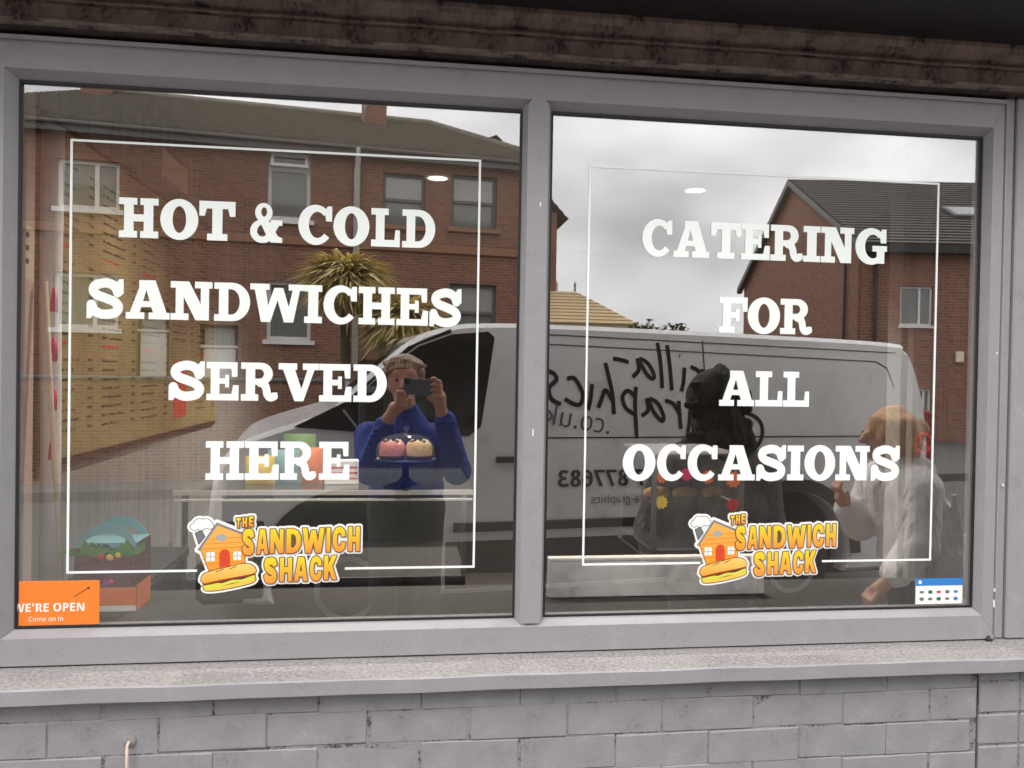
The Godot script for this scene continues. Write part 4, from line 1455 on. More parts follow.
func photographer():
	var base := Vector3(0, 0, 2.15)
	var o := thing("person", "person in a royal blue zip jacket holding up a phone", "person", base)
	var head := [[Vector3(-0.02, 1.535, -0.065), Vector3(-0.02, 1.53, -0.03), 0.080, 0.082], [Vector3(-0.02, 1.48, -0.085), Vector3(-0.02, 1.425, -0.095), 0.064, 0.046], [Vector3(-0.02, 1.515, -0.145), Vector3(-0.02, 1.485, -0.165), 0.010, 0.015], [Vector3(-0.020, 1.415, -0.125), Vector3(-0.020, 1.412, -0.13), 0.024, 0.02],
		[Vector3(-0.103, 1.505, -0.045), Vector3(-0.100, 1.475, -0.05), 0.015, 0.011], [Vector3(0.063, 1.505, -0.045), Vector3(0.060, 1.475, -0.05), 0.015, 0.011], [Vector3(-0.015, 1.41, -0.045), Vector3(0, 1.28, 0.0), 0.05, 0.06], [Vector3(-0.055, 1.545, -0.128), Vector3(0.015, 1.545, -0.128), 0.014, 0.014]]
	var torso := [[Vector3(-0.125, 1.22, 0), Vector3(0.125, 1.22, 0), 0.07, 0.07], [Vector3(-0.075, 1.08, -0.01), Vector3(0.075, 1.08, -0.01), 0.095, 0.095], [Vector3(-0.07, 0.90, 0), Vector3(0.07, 0.90, 0), 0.10, 0.10], [Vector3(0, 1.27, 0), Vector3(0, 0.92, 0), 0.10, 0.12], [Vector3(0, 1.33, -0.01), Vector3(0, 1.25, 0), 0.055, 0.09]]
	var arms := chain([Vector3(-0.185, 1.235, 0), Vector3(-0.175, 1.085, -0.13), Vector3(-0.085, 1.345, -0.285)], [0.060, 0.048, 0.030])
	arms += chain([Vector3(0.185, 1.235, 0), Vector3(0.238, 1.085, -0.13), Vector3(0.150, 1.385, -0.285)], [0.060, 0.048, 0.030])
	var legs := chain([Vector3(-0.085, 0.88, 0), Vector3(-0.10, 0.47, -0.02), Vector3(-0.10, 0.08, 0.02)], [0.09, 0.058, 0.042]) + chain([Vector3(0.085, 0.88, 0), Vector3(0.10, 0.47, -0.02), Vector3(0.10, 0.08, 0.02)], [0.09, 0.058, 0.042])
	var feet := [[Vector3(-0.10, 0.045, 0.04), Vector3(-0.11, 0.035, -0.14), 0.042, 0.035], [Vector3(0.10, 0.045, 0.04), Vector3(0.11, 0.035, -0.14), 0.042, 0.035]]
	# hands: palm, four fingers, thumb
	var hl := [[Vector3(-0.078, 1.350, -0.290), Vector3(-0.058, 1.388, -0.305), 0.027, 0.030]]
	var hr := [[Vector3(0.148, 1.395, -0.290), Vector3(0.142, 1.440, -0.302), 0.027, 0.031]]
	for k in 4:
		var y := 1.392 + 0.018 * k
		hl += chain([Vector3(-0.058 + 0.004 * k, y - 0.012, -0.312), Vector3(-0.048 + 0.002 * k, y + 0.016, -0.334), Vector3(-0.022, y + 0.014, -0.3355), Vector3(-0.010, y + 0.010, -0.334)], [0.010, 0.009, 0.0085, 0.0075])
		y = 1.432 + 0.021 * k
		hr += chain([Vector3(0.148, y - 0.006, -0.310), Vector3(0.140, y + 0.014, -0.334), Vector3(0.116, y + 0.016 + 0.004 * k, -0.3355), Vector3(0.104, y + 0.013 + 0.005 * k, -0.334)], [0.010, 0.009, 0.0085, 0.0075])
	hl += chain([Vector3(-0.046, 1.372, -0.300), Vector3(-0.015, 1.395, -0.304), Vector3(0.008, 1.432, -0.312)], [0.014, 0.011, 0.009])
	hr += chain([Vector3(0.122, 1.420, -0.292), Vector3(0.100, 1.435, -0.300), Vector3(0.085, 1.455, -0.312)], [0.014, 0.011, 0.009])
	var body := part(o, "body", joined([blob(head, 0.0065, 0.03), blob(torso + arms + legs + feet, 0.016, 0.04), blob(hl, 0.004, 0.008), blob(hr, 0.004, 0.008)]), "skin")
	for e in [-0.053, 0.013]:
		part(body, "eye", blob([[Vector3(e, 1.513, -0.143), Vector3(e, 1.513, -0.144), 0.0075, 0.0075]], 0.002, 0.002), "eye_dark")
	part(body, "mouth", blob([[Vector3(-0.042, 1.438, -0.143), Vector3(0.002, 1.438, -0.143), 0.006, 0.006]], 0.003, 0.002), "lips")
	var sleeves := chain([Vector3(-0.185, 1.235, 0), Vector3(-0.175, 1.085, -0.13), Vector3(-0.104, 1.300, -0.256)], [0.060, 0.052, 0.036]) + chain([Vector3(0.185, 1.235, 0), Vector3(0.238, 1.085, -0.13), Vector3(0.172, 1.33, -0.258)], [0.060, 0.052, 0.036])
	var creases := []
	for k in 6:
		creases.append([Vector3(-0.09 + 0.03 * k, 1.20 - 0.05 * (k % 3), -0.105), Vector3(-0.06 + 0.02 * k, 1.02 - 0.03 * (k % 2), -0.106), 0.012, 0.012])
	var jr := RandomNumberGenerator.new()
	jr.seed = 21
	for k in 14:      # rucked cloth along both sleeves and across the chest
		var t := (k % 7) / 6.0
		var s := -1.0 if k < 7 else 1.0
		var el := Vector3(-0.175, 1.085, -0.13) if k < 7 else Vector3(0.238, 1.085, -0.13)
		var wr := Vector3(-0.104, 1.300, -0.256) if k < 7 else Vector3(0.172, 1.33, -0.258)
		var q := el.lerp(wr, t)
		creases.append([q + Vector3(-0.045, jr.randf_range(-0.02, 0.02), -0.045), q + Vector3(0.045, jr.randf_range(-0.025, 0.025), -0.045), 0.009, 0.006])
		creases.append([Vector3(s * jr.randf_range(0.05, 0.15), 1.22 - 0.03 * t, -0.075), Vector3(s * jr.randf_range(0.0, 0.06), 1.10 - 0.1 * t, -0.105), 0.012, 0.006])
	var jk := part(o, "jacket", blob(fat(torso.slice(0, 2) + [[Vector3(0, 1.27, 0), Vector3(0, 1.06, 0), 0.095, 0.105], [Vector3(0, 1.33, -0.01), Vector3(0, 1.25, 0), 0.055, 0.09]] + sleeves, 0.014) + creases + [[Vector3(-0.08, 0.99, 0), Vector3(0.08, 0.99, 0), 0.104, 0.104], [Vector3(-0.012, 1.362, -0.03), Vector3(-0.003, 1.30, -0.01), 0.066, 0.078]], 0.008, 0.014), "blue_jacket")
	part(jk, "zip_badge", blob([[Vector3(-0.025, 1.262, -0.098), Vector3(-0.008, 1.250, -0.104), 0.009, 0.009], [Vector3(0.008, 1.262, -0.098), Vector3(-0.008, 1.250, -0.104), 0.009, 0.009]], 0.004, 0.004), "steel_grey")
	part(o, "trousers", blob(fat(legs, 0.014) + [[Vector3(-0.075, 0.90, 0), Vector3(0.075, 0.90, 0), 0.108, 0.108], [Vector3(0, 0.98, 0), Vector3(0, 0.86, 0), 0.12, 0.13]], 0.015, 0.03), "dark_trousers")
	for f in feet:
		part(o, "shoe", blob(fat([f], 0.010), 0.008, 0.01), "shoe_black")
	var hair := [[Vector3(-0.02, 1.558, -0.03), Vector3(-0.02, 1.515, 0.015), 0.084, 0.092], [Vector3(-0.098, 1.55, -0.08), Vector3(-0.103, 1.50, -0.05), 0.024, 0.016], [Vector3(0.058, 1.55, -0.08), Vector3(0.063, 1.50, -0.05), 0.024, 0.016]]
	var rng := RandomNumberGenerator.new()
	rng.seed = 6
	for k in 46:      # locks swept over the crown and across the brow
		var t := rng.randf_range(-1.0, 1.0)
		var q := Vector3(-0.02 + 0.075 * t, 1.612 - 0.03 * t * t + rng.randf_range(-0.006, 0.012), rng.randf_range(-0.11, 0.03))
		hair.append([q, q + Vector3(rng.randf_range(-0.035, 0.035), rng.randf_range(-0.014, 0.006), rng.randf_range(-0.045, -0.005)), rng.randf_range(0.012, 0.018), 0.007])
	for k in 12:
		var t := -1.0 + 2.0 * k / 11.0
		hair.append([Vector3(-0.02 + 0.07 * t, 1.602 - 0.02 * t * t, -0.105), Vector3(-0.03 + 0.078 * t, 1.572 - 0.03 * t * t, -0.138 + 0.03 * t * t), 0.014, 0.008])
	part(o, "hair", blob(hair, 0.005, 0.010), "blond_grey_hair")
	# the phone is held, not part of the person
	var ph := thing("phone", "slate grey phone held sideways by the person in blue", "phone", Vector3(0.047, 1.487, 1.818), 0)
	ph.rotation.z = deg_to_rad(-3)
	bpart(ph, "case", Vector3(-0.068, -0.037, -0.004), Vector3(0.068, 0.037, 0.004), "phone_grey", 0.003)
	bpart(ph, "camera_bump", Vector3(-0.063, 0.008, -0.0055), Vector3(-0.040, 0.032, -0.0042), "black_plastic", 0.0006)

func hooded_person():
	var o := thing("person", "person seen from behind in a black hood and dark coat", "person", Vector3(1.24, 0, 1.32))
	var head := [[Vector3(0, 1.49, 0.0), Vector3(0, 1.48, 0.05), 0.088, 0.085], [Vector3(0, 1.42, 0.06), Vector3(0, 1.38, 0.08), 0.062, 0.045], [Vector3(0, 1.46, 0.13), Vector3(0, 1.43, 0.148), 0.01, 0.014], [Vector3(0, 1.40, 0.02), Vector3(0, 1.24, 0), 0.055, 0.065]]
	var torso := [[Vector3(-0.15, 1.17, 0), Vector3(0.15, 1.17, 0), 0.075, 0.075], [Vector3(-0.1, 1.02, 0), Vector3(0.1, 1.02, 0), 0.10, 0.10], [Vector3(-0.09, 0.88, 0), Vector3(0.09, 0.88, 0), 0.11, 0.11], [Vector3(0, 1.22, 0), Vector3(0, 0.9, 0), 0.11, 0.12]]
	var arms := chain([Vector3(-0.2, 1.16, 0), Vector3(-0.25, 0.93, 0.02), Vector3(-0.2, 0.80, 0.16)], [0.058, 0.045, 0.03]) + chain([Vector3(0.2, 1.16, 0), Vector3(0.25, 0.93, 0.02), Vector3(0.2, 0.80, 0.16)], [0.058, 0.045, 0.03])
	var legs := chain([Vector3(-0.09, 0.86, 0), Vector3(-0.1, 0.46, 0.01), Vector3(-0.1, 0.08, -0.02)], [0.09, 0.058, 0.042]) + chain([Vector3(0.09, 0.86, 0), Vector3(0.1, 0.46, 0.01), Vector3(0.1, 0.08, -0.02)], [0.09, 0.058, 0.042])
	var feet := [[Vector3(-0.10, 0.045, -0.03), Vector3(-0.11, 0.035, 0.14), 0.042, 0.035], [Vector3(0.10, 0.045, -0.03), Vector3(0.11, 0.035, 0.14), 0.042, 0.035]]
	var hands := []
	for s in [-1, 1]:
		var h := [[Vector3(s * 0.2, 0.80, 0.16), Vector3(s * 0.19, 0.78, 0.22), 0.026, 0.028]]
		for k in 4:
			h += chain([Vector3(s * (0.165 + 0.017 * k), 0.775, 0.235), Vector3(s * (0.16 + 0.017 * k), 0.755, 0.265), Vector3(s * (0.158 + 0.017 * k), 0.730, 0.262)], [0.009, 0.0085, 0.0075])
		h += chain([Vector3(s * 0.165, 0.79, 0.2), Vector3(s * 0.14, 0.785, 0.23), Vector3(s * 0.132, 0.77, 0.25)], [0.011, 0.01, 0.008])
		hands.append(blob(h, 0.005, 0.008))
	part(o, "body", joined([blob(head, 0.008, 0.03), blob(torso + arms + legs + feet, 0.018, 0.04)] + hands), "skin")
	var folds := []
	for k in 7:
		var t := k / 6.0
		folds.append([Vector3(-0.115 + 0.03 * sin(k * 2.1), 1.52 - 0.24 * t, -0.055 - 0.05 * t), Vector3(0.105, 1.49 - 0.22 * t + 0.02 * sin(k * 1.3), -0.05 - 0.05 * t), 0.016, 0.024])
	for k in 9:      # the seam over the crown
		var t := -0.3 + 2.2 * k / 8.0
		folds.append([Vector3(0.012, 1.475 + 0.118 * cos(t), -0.01 - 0.118 * sin(t)), Vector3(0.012, 1.475 + 0.118 * cos(t + 0.275), -0.01 - 0.118 * sin(t + 0.275)), 0.013, 0.013])
	part(o, "hood", blob([[Vector3(-0.005, 1.475, -0.01), Vector3(0, 1.47, 0.03), 0.112, 0.108], [Vector3(-0.01, 1.53, -0.03), Vector3(-0.02, 1.545, -0.06), 0.06, 0.035], [Vector3(0.0, 1.36, -0.03), Vector3(0.02, 1.29, -0.02), 0.105, 0.125], [Vector3(-0.10, 1.27, -0.03), Vector3(0.12, 1.28, -0.02), 0.055, 0.05], [Vector3(-0.03, 1.30, -0.11), Vector3(0.01, 1.24, -0.125), 0.05, 0.03]] + folds, 0.008, 0.014), "black_hood")
	part(o, "coat", blob(fat(torso + arms.slice(0, 4), 0.022), 0.013, 0.035), "taupe_coat")
	part(o, "trousers", blob(fat(legs, 0.014), 0.016, 0.03), "dark_trousers")
	for f in feet:
		part(o, "shoe", blob(fat([f], 0.010), 0.009, 0.01), "shoe_black")

func hoodie_person():
	var o := thing("person", "stooping person with ginger hair in a pale grey hoodie", "person", Vector3(2.10, 0, 1.42))
	var head := [[Vector3(-0.02, 1.335, 0.0), Vector3(-0.05, 1.33, 0.0), 0.082, 0.080], [Vector3(-0.075, 1.285, 0), Vector3(-0.095, 1.245, 0), 0.058, 0.042], [Vector3(-0.145, 1.315, 0), Vector3(-0.158, 1.290, 0), 0.010, 0.014], [Vector3(-0.04, 1.26, 0), Vector3(0.02, 1.14, 0), 0.052, 0.062], [Vector3(-0.02, 1.31, -0.083), Vector3(-0.02, 1.285, -0.08), 0.014, 0.011], [Vector3(-0.02, 1.31, 0.083), Vector3(-0.02, 1.285, 0.08), 0.014, 0.011]]
	var torso := [[Vector3(0.02, 1.09, -0.12), Vector3(0.02, 1.09, 0.12), 0.085, 0.085], [Vector3(0.07, 0.96, -0.08), Vector3(0.07, 0.96, 0.08), 0.115, 0.115], [Vector3(0.13, 0.80, -0.07), Vector3(0.13, 0.80, 0.07), 0.12, 0.12], [Vector3(0.03, 1.10, 0), Vector3(0.12, 0.80, 0), 0.12, 0.13]]
	var near := chain([Vector3(0.01, 1.09, -0.16), Vector3(-0.02, 0.88, -0.20), Vector3(-0.14, 0.735, -0.19)], [0.062, 0.050, 0.031])
	var far := chain([Vector3(0.01, 1.09, 0.16), Vector3(-0.06, 0.90, 0.17), Vector3(-0.17, 0.99, 0.10)], [0.062, 0.050, 0.031])
	var legs := chain([Vector3(0.13, 0.80, -0.085), Vector3(0.10, 0.43, -0.09), Vector3(0.15, 0.08, -0.09)], [0.095, 0.06, 0.043]) + chain([Vector3(0.13, 0.80, 0.085), Vector3(0.14, 0.43, 0.09), Vector3(0.22, 0.08, 0.09)], [0.095, 0.06, 0.043])
	var feet := [[Vector3(0.17, 0.045, -0.09), Vector3(0.0, 0.035, -0.10), 0.042, 0.035], [Vector3(0.24, 0.045, 0.09), Vector3(0.07, 0.035, 0.10), 0.042, 0.035]]
	var hn := [[Vector3(-0.14, 0.735, -0.19), Vector3(-0.19, 0.695, -0.19), 0.027, 0.030]]
	for k in 4:
		hn += chain([Vector3(-0.20 - 0.004 * k, 0.690, -0.217 + 0.018 * k), Vector3(-0.232, 0.655 + 0.003 * k, -0.217 + 0.018 * k), Vector3(-0.225, 0.625 + 0.004 * absf(k - 1.5), -0.215 + 0.018 * k)], [0.010, 0.009, 0.0075])
	hn += chain([Vector3(-0.165, 0.70, -0.165), Vector3(-0.175, 0.665, -0.150), Vector3(-0.18, 0.64, -0.150)], [0.012, 0.010, 0.008])
	var hf := [[Vector3(-0.17, 0.99, 0.10), Vector3(-0.20, 1.03, 0.08), 0.027, 0.029]]
	for k in 4:
		hf += chain([Vector3(-0.205, 1.045, 0.055 + 0.018 * k), Vector3(-0.225, 1.075, 0.055 + 0.018 * k), Vector3(-0.215, 1.10, 0.055 + 0.018 * k)], [0.010, 0.009, 0.0075])
	hf += chain([Vector3(-0.185, 1.01, 0.05), Vector3(-0.195, 1.04, 0.035), Vector3(-0.20, 1.06, 0.035)], [0.012, 0.010, 0.008])
	var body := part(o, "body", joined([blob(head, 0.007, 0.03), blob(torso + near + far + legs + feet, 0.018, 0.04), blob(hn, 0.005, 0.008), blob(hf, 0.005, 0.008)]), "skin")
	for e in [-0.033, 0.033]:
		part(body, "eye", blob([[Vector3(-0.127, 1.322, e), Vector3(-0.128, 1.322, e), 0.010, 0.010]], 0.003, 0.002), "eye_dark")
	part(body, "mouth", blob([[Vector3(-0.132, 1.258, -0.02), Vector3(-0.132, 1.258, 0.02), 0.006, 0.006]], 0.003, 0.002), "lips")
	var sl := chain([Vector3(0.01, 1.09, -0.16), Vector3(-0.02, 0.88, -0.20), Vector3(-0.115, 0.765, -0.193)], [0.062, 0.056, 0.040]) + chain([Vector3(0.01, 1.09, 0.16), Vector3(-0.06, 0.90, 0.17), Vector3(-0.15, 0.975, 0.11)], [0.062, 0.056, 0.040])
	var folds := []
	for k in 7:
		folds.append([Vector3(-0.05 + 0.03 * k, 1.08 - 0.03 * (k % 2), -0.20 + 0.01 * (k % 3)), Vector3(0.0 + 0.03 * k, 0.84, -0.195), 0.012, 0.016])
	for k in 4:
		folds.append([Vector3(-0.07 - 0.022 * k, 0.86 - 0.025 * k, -0.245), Vector3(-0.03 - 0.022 * k, 0.80 - 0.022 * k, -0.235), 0.010, 0.010])
	var rng := RandomNumberGenerator.new()
	rng.seed = 15
	for k in 16:
		var x := rng.randf_range(-0.04, 0.22)
		var y := rng.randf_range(0.80, 1.10) - x * 0.5
		folds.append([Vector3(x, y, -0.155 - 0.05 * (1.0 - absf(x - 0.08) * 4)), Vector3(x + rng.randf_range(-0.05, 0.07), y - rng.randf_range(0.07, 0.14), -0.155 - 0.05 * (1.0 - absf(x - 0.08) * 4)), 0.012, 0.005])
	part(o, "hoodie", blob(fat(torso + sl, 0.02) + folds + [[Vector3(0.07, 1.17, -0.08), Vector3(0.07, 1.17, 0.08), 0.055, 0.055], [Vector3(0.14, 0.78, -0.1), Vector3(0.14, 0.76, 0.1), 0.135, 0.135]], 0.009, 0.016), "pale_hoodie")
	part(o, "trousers", blob(fat(legs, 0.014), 0.016, 0.03), "dark_trousers")
	for f in feet:
		part(o, "shoe", blob(fat([f], 0.010), 0.009, 0.01), "shoe_black")
	part(o, "hair", blob([[Vector3(-0.01, 1.352, 0), Vector3(0.02, 1.32, 0), 0.092, 0.088], [Vector3(-0.075, 1.365, -0.055), Vector3(-0.105, 1.30, -0.06), 0.036, 0.022], [Vector3(-0.105, 1.375, -0.02), Vector3(-0.140, 1.325, -0.03), 0.030, 0.014], [Vector3(-0.04, 1.36, -0.08), Vector3(-0.05, 1.28, -0.085), 0.030, 0.018], [Vector3(0.0, 1.37, -0.085), Vector3(0.03, 1.27, -0.085), 0.030, 0.020], [Vector3(0.03, 1.30, -0.05), Vector3(0.05, 1.24, -0.04), 0.05, 0.035], [Vector3(0.10, 1.35, 0), Vector3(0.11, 1.34, 0), 0.040, 0.040]], 0.006, 0.03), "ginger_hair")

# ------------------------------------------------------------------ slab letters
func glyph(ch: String) -> Array:
	if glyphs.has(ch):
		return glyphs[ch]
	var a := []
	var cut := []
	match ch:
		"H":
			a = [rect(13, 0, 37, 100), rect(63, 0, 87, 100), rect(0, 0, 46, 17), rect(0, 83, 46, 100), rect(54, 0, 100, 17), rect(54, 83, 100, 100), rect(30, 41, 70, 59)]
		"O":
			a = [ell(50, 50, 50, 52, 40)]
			cut = [ell(50, 50, 18, 34, 32)]
		"T":
			a = [rect(36, 0, 64, 100), rect(22, 0, 78, 17), rect(0, 81, 100, 100), pts2([0, 62, 15, 62, 21, 84, 0, 84]), pts2([85, 62, 100, 62, 100, 84, 79, 84])]
		"&":
			a = [ell(42, 76, 27, 25), ell(38, 28, 38, 30), pts2([20, 66, 48, 62, 96, 6, 86, 0, 64, 0]), pts2([54, 14, 66, 8, 92, 48, 76, 50]), rect(64, 44, 100, 58), pts2([76, 0, 100, 0, 100, 12, 82, 18])]
			cut = [ell(43, 78, 9, 12), pts2([34, 46, 24, 38, 21, 26, 28, 16, 40, 14, 50, 19])]
		"C", "G":
			var p := PackedVector2Array()
			for k in 33:
				var t := deg_to_rad(lerpf(42, 322, k / 32.0))
				p.append(Vector2(50 + 50 * cos(t), 50 + 52 * sin(t)))
			for k in 33:
				var t := deg_to_rad(lerpf(320, 44, k / 32.0))
				p.append(Vector2(55 + 25 * cos(t), 50 + 34 * sin(t)))
			a = [p, pts2([80, 60, 97, 60, 97, 99, 84, 99, 76, 84])]
			if ch == "G":
				a += [rect(68, 2, 92, 46), rect(54, 36, 100, 52)]
		"L":
			a = [rect(16, 0, 46, 100), rect(0, 0, 100, 18), rect(0, 83, 60, 100), pts2([80, 10, 100, 10, 100, 44, 84, 44])]
		"D":
			var p := PackedVector2Array([Vector2(0, 0)])
			for k in 25:
				var t := deg_to_rad(lerpf(-90, 90, k / 24.0))
				p.append(Vector2(50 + 50 * cos(t), 50 + 50 * sin(t)))
			p.append_array(PackedVector2Array([Vector2(0, 100), Vector2(0, 83), Vector2(13, 83), Vector2(13, 17), Vector2(0, 17)]))
			var h := PackedVector2Array([Vector2(39, 17)])
			for k in 21:
				var t := deg_to_rad(lerpf(-90, 90, k / 20.0))
				h.append(Vector2(47 + 24 * cos(t), 50 + 33 * sin(t)))
			h.append(Vector2(39, 83))
			a = [p]
			cut = [h]
		"S":
			a = stroke(smooth_line([82, 66, 76, 80, 60, 89, 42, 89, 24, 82, 20, 70, 30, 59, 52, 51, 74, 42, 84, 29, 76, 15, 56, 10, 38, 11, 22, 20, 15, 34]), 12.0)
			a.append(pts2([80, 62, 97, 62, 97, 101, 86, 101, 78, 88]))
			a.append(pts2([3, -1, 15, -1, 22, 14, 20, 38, 3, 38]))
		"A":
			a = [pts2([30, 83, 30, 100, 67, 100, 93, 17, 100, 17, 100, 0, 52, 0, 52, 17, 62, 17, 58, 31, 35, 31, 31, 17, 42, 17, 42, 0, 0, 0, 0, 17, 9, 17, 31, 83])]
			cut = [pts2([39, 46, 54, 46, 46.5, 76])]
		"N":
			a = [rect(12, 0, 31, 100), rect(0, 0, 43, 17), pts2([0, 100, 0, 83, 20, 83, 60, 0, 92, 0, 44, 100]), rect(72, 0, 92, 100), rect(58, 83, 100, 100)]
		"W":
			a = [pts2([6, 100, 27, 100, 37, 0, 20, 0]), pts2([22, 0, 37, 0, 57, 90, 44, 90]), pts2([43, 90, 60, 90, 79, 0, 62, 0]), pts2([64, 0, 79, 0, 93, 100, 80, 100]), rect(0, 84, 35, 100), rect(70, 84, 100, 100)]
		"I":
			a = [rect(22, 0, 78, 100), rect(0, 0, 100, 17), rect(0, 83, 100, 100)]
		"E":
			a = [rect(13, 0, 40, 100), rect(0, 83, 96, 100), rect(0, 0, 100, 17), pts2([80, 62, 96, 62, 96, 90, 76, 90]), pts2([76, 10, 100, 10, 100, 40, 83, 40]), rect(34, 43, 64, 58), rect(58, 34, 70, 67)]
		"F":
			a = [rect(13, 0, 40, 100), rect(0, 83, 98, 100), rect(0, 0, 54, 17), pts2([82, 60, 98, 60, 98, 90, 76, 90]), rect(34, 42, 64, 58), rect(58, 33, 70, 67)]
		"R":
			var p := PackedVector2Array([Vector2(0, 83), Vector2(0, 100), Vector2(54, 100)])
			for k in 17:
				var t := deg_to_rad(lerpf(90, -90, k / 16.0))
				p.append(Vector2(54 + 32 * cos(t), 71 + 29 * sin(t)))
			p.append(Vector2(13, 42))
			p.append(Vector2(13, 83))
			a = [p, rect(13, 0, 38, 60), rect(0, 0, 47, 17)]
			a += stroke(smooth_line([52, 47, 64, 42, 69, 30, 72, 16, 80, 9, 90, 12]), 10.5)
			a.append(rect(88, 6, 99, 22))
			var h := PackedVector2Array([Vector2(38, 58)])
			for k in 13:
				var t := deg_to_rad(lerpf(-90, 90, k / 12.0))
				h.append(Vector2(50 + 12 * cos(t), 70.5 + 12.5 * sin(t)))
			h.append(Vector2(38, 83))
			cut = [h]
		"V":
			a = [pts2([8, 92, 38, 92, 57, 32, 74, 92, 92, 92, 62, 0, 40, 0]), rect(0, 83, 46, 100), rect(60, 83, 100, 100)]
	var u := unite(a)
	for c in cut:
		u[1].append(c)
	var lo := Vector2(1e9, 1e9)
	var hi := -lo
	for p in u[0]:
		for v in p:
			lo = lo.min(v)
			hi = hi.max(v)
	# normalise: full width 0..1, cap height 0..1 (round letters overshoot)
	var sx := 1.0 / (hi.x - lo.x)
	var r := [moved(u[0], Vector2(sx, 0.01), Vector2(-lo.x * sx, 0)), moved(u[1], Vector2(sx, 0.01), Vector2(-lo.x * sx, 0))]
	glyphs[ch] = r
	return r

func lettering():
	var rows := [["HOT&COLD", 1.828, 1.9125, [[-0.615, -0.535], [-0.531, -0.453], [-0.451, -0.376], [-0.345, -0.277], [-0.243, -0.171], [-0.168, -0.09], [-0.086, -0.023], [-0.018, 0.055]], "white vinyl lettering HOT & COLD on the left window pane"],
		["SANDWICHES", 1.655, 1.738, [[-0.678, -0.604], [-0.599, -0.51], [-0.508, -0.422], [-0.418, -0.343], [-0.343, -0.227], [-0.228, -0.19], [-0.187, -0.115], [-0.111, -0.032], [-0.028, 0.042], [0.045, 0.116]], "white vinyl lettering SANDWICHES on the left window pane"],
		["SERVED", 1.483, 1.566, [[-0.51, -0.436], [-0.432, -0.365], [-0.36, -0.282], [-0.281, -0.195], [-0.194, -0.124], [-0.12, -0.047]], "white vinyl lettering SERVED on the left window pane"],
		["HERE", 1.3105, 1.3945, [[-0.432, -0.352], [-0.35, -0.278], [-0.275, -0.198], [-0.192, -0.126]], "white vinyl lettering HERE on the left window pane"],
		["CATERING", 1.829, 1.9135, [[0.532, 0.603], [0.607, 0.693], [0.697, 0.771], [0.772, 0.842], [0.844, 0.925], [0.926, 0.968], [0.97, 1.054], [1.058, 1.139]], "white vinyl lettering CATERING on the right window pane"],
		["FOR", 1.656, 1.7395, [[0.721, 0.79], [0.791, 0.871], [0.872, 0.952]], "white vinyl lettering FOR on the right window pane"],
		["ALL", 1.484, 1.567, [[0.725, 0.811], [0.814, 0.881], [0.883, 0.948]], "white vinyl lettering ALL on the right window pane"],
		["OCCASIONS", 1.3085, 1.3915, [[0.495, 0.573], [0.577, 0.646], [0.651, 0.723], [0.726, 0.816], [0.82, 0.893], [0.897, 0.938], [0.94, 1.018], [1.019, 1.106], [1.11, 1.184]], "white vinyl lettering OCCASIONS on the right window pane"]]
	for r in rows:
		var o := thing("window_lettering", r[4], "lettering", Vector3(0, r[1], 0), 0, "white slab lettering on the glass")
		for k in r[3].size():
			var g := glyph(r[0][k])
			var e: Array = r[3][k]
			var s := Vector2(e[1] - e[0], r[2] - r[1])
			var st := st_new()
			plate(st, [moved(g[0], s, Vector2(e[0], 0)), moved(g[1], s, Vector2(e[0], 0))], 0.0002, 0.0009)
			part(o, "letter", done(st), "white_vinyl")
	var lines := [["thin white border line round the lettering of the left pane", -0.711, 0.151, 0.155, 1.1135, 2.0285, -0.447, -0.133], ["thin white border line round the lettering of the right pane", 0.4055, 1.266, 1.274, 1.1145, 2.029, 0.686, 0.99]]
	for l in lines:
		var o := thing("border_line", l[0], "border line", Vector3.ZERO, 0, "white border lines on the glass")
		var w := 0.0024
		var x0: float = l[1]
		var x1: float = (l[2] + l[3]) / 2.0
		var segs := [["top_line", rect(x0 - w, l[5] - w, x1 + w, l[5] + w)], ["side_line", rect(x0 - w, l[4] - w, x0 + w, l[5] - w)], ["side_line", rect(x1 - w, l[4] - w, x1 + w, l[5] - w)], ["bottom_line", rect(x0 + w, l[4] - w, l[6], l[4] + w)], ["bottom_line", rect(l[7], l[4] - w, x1 - w, l[4] + w)]]
		for s in segs:
			var st := st_new()
			plate(st, [[s[1]], []], 0.0002, 0.0009)
			part(o, s[0], done(st), "white_vinyl")

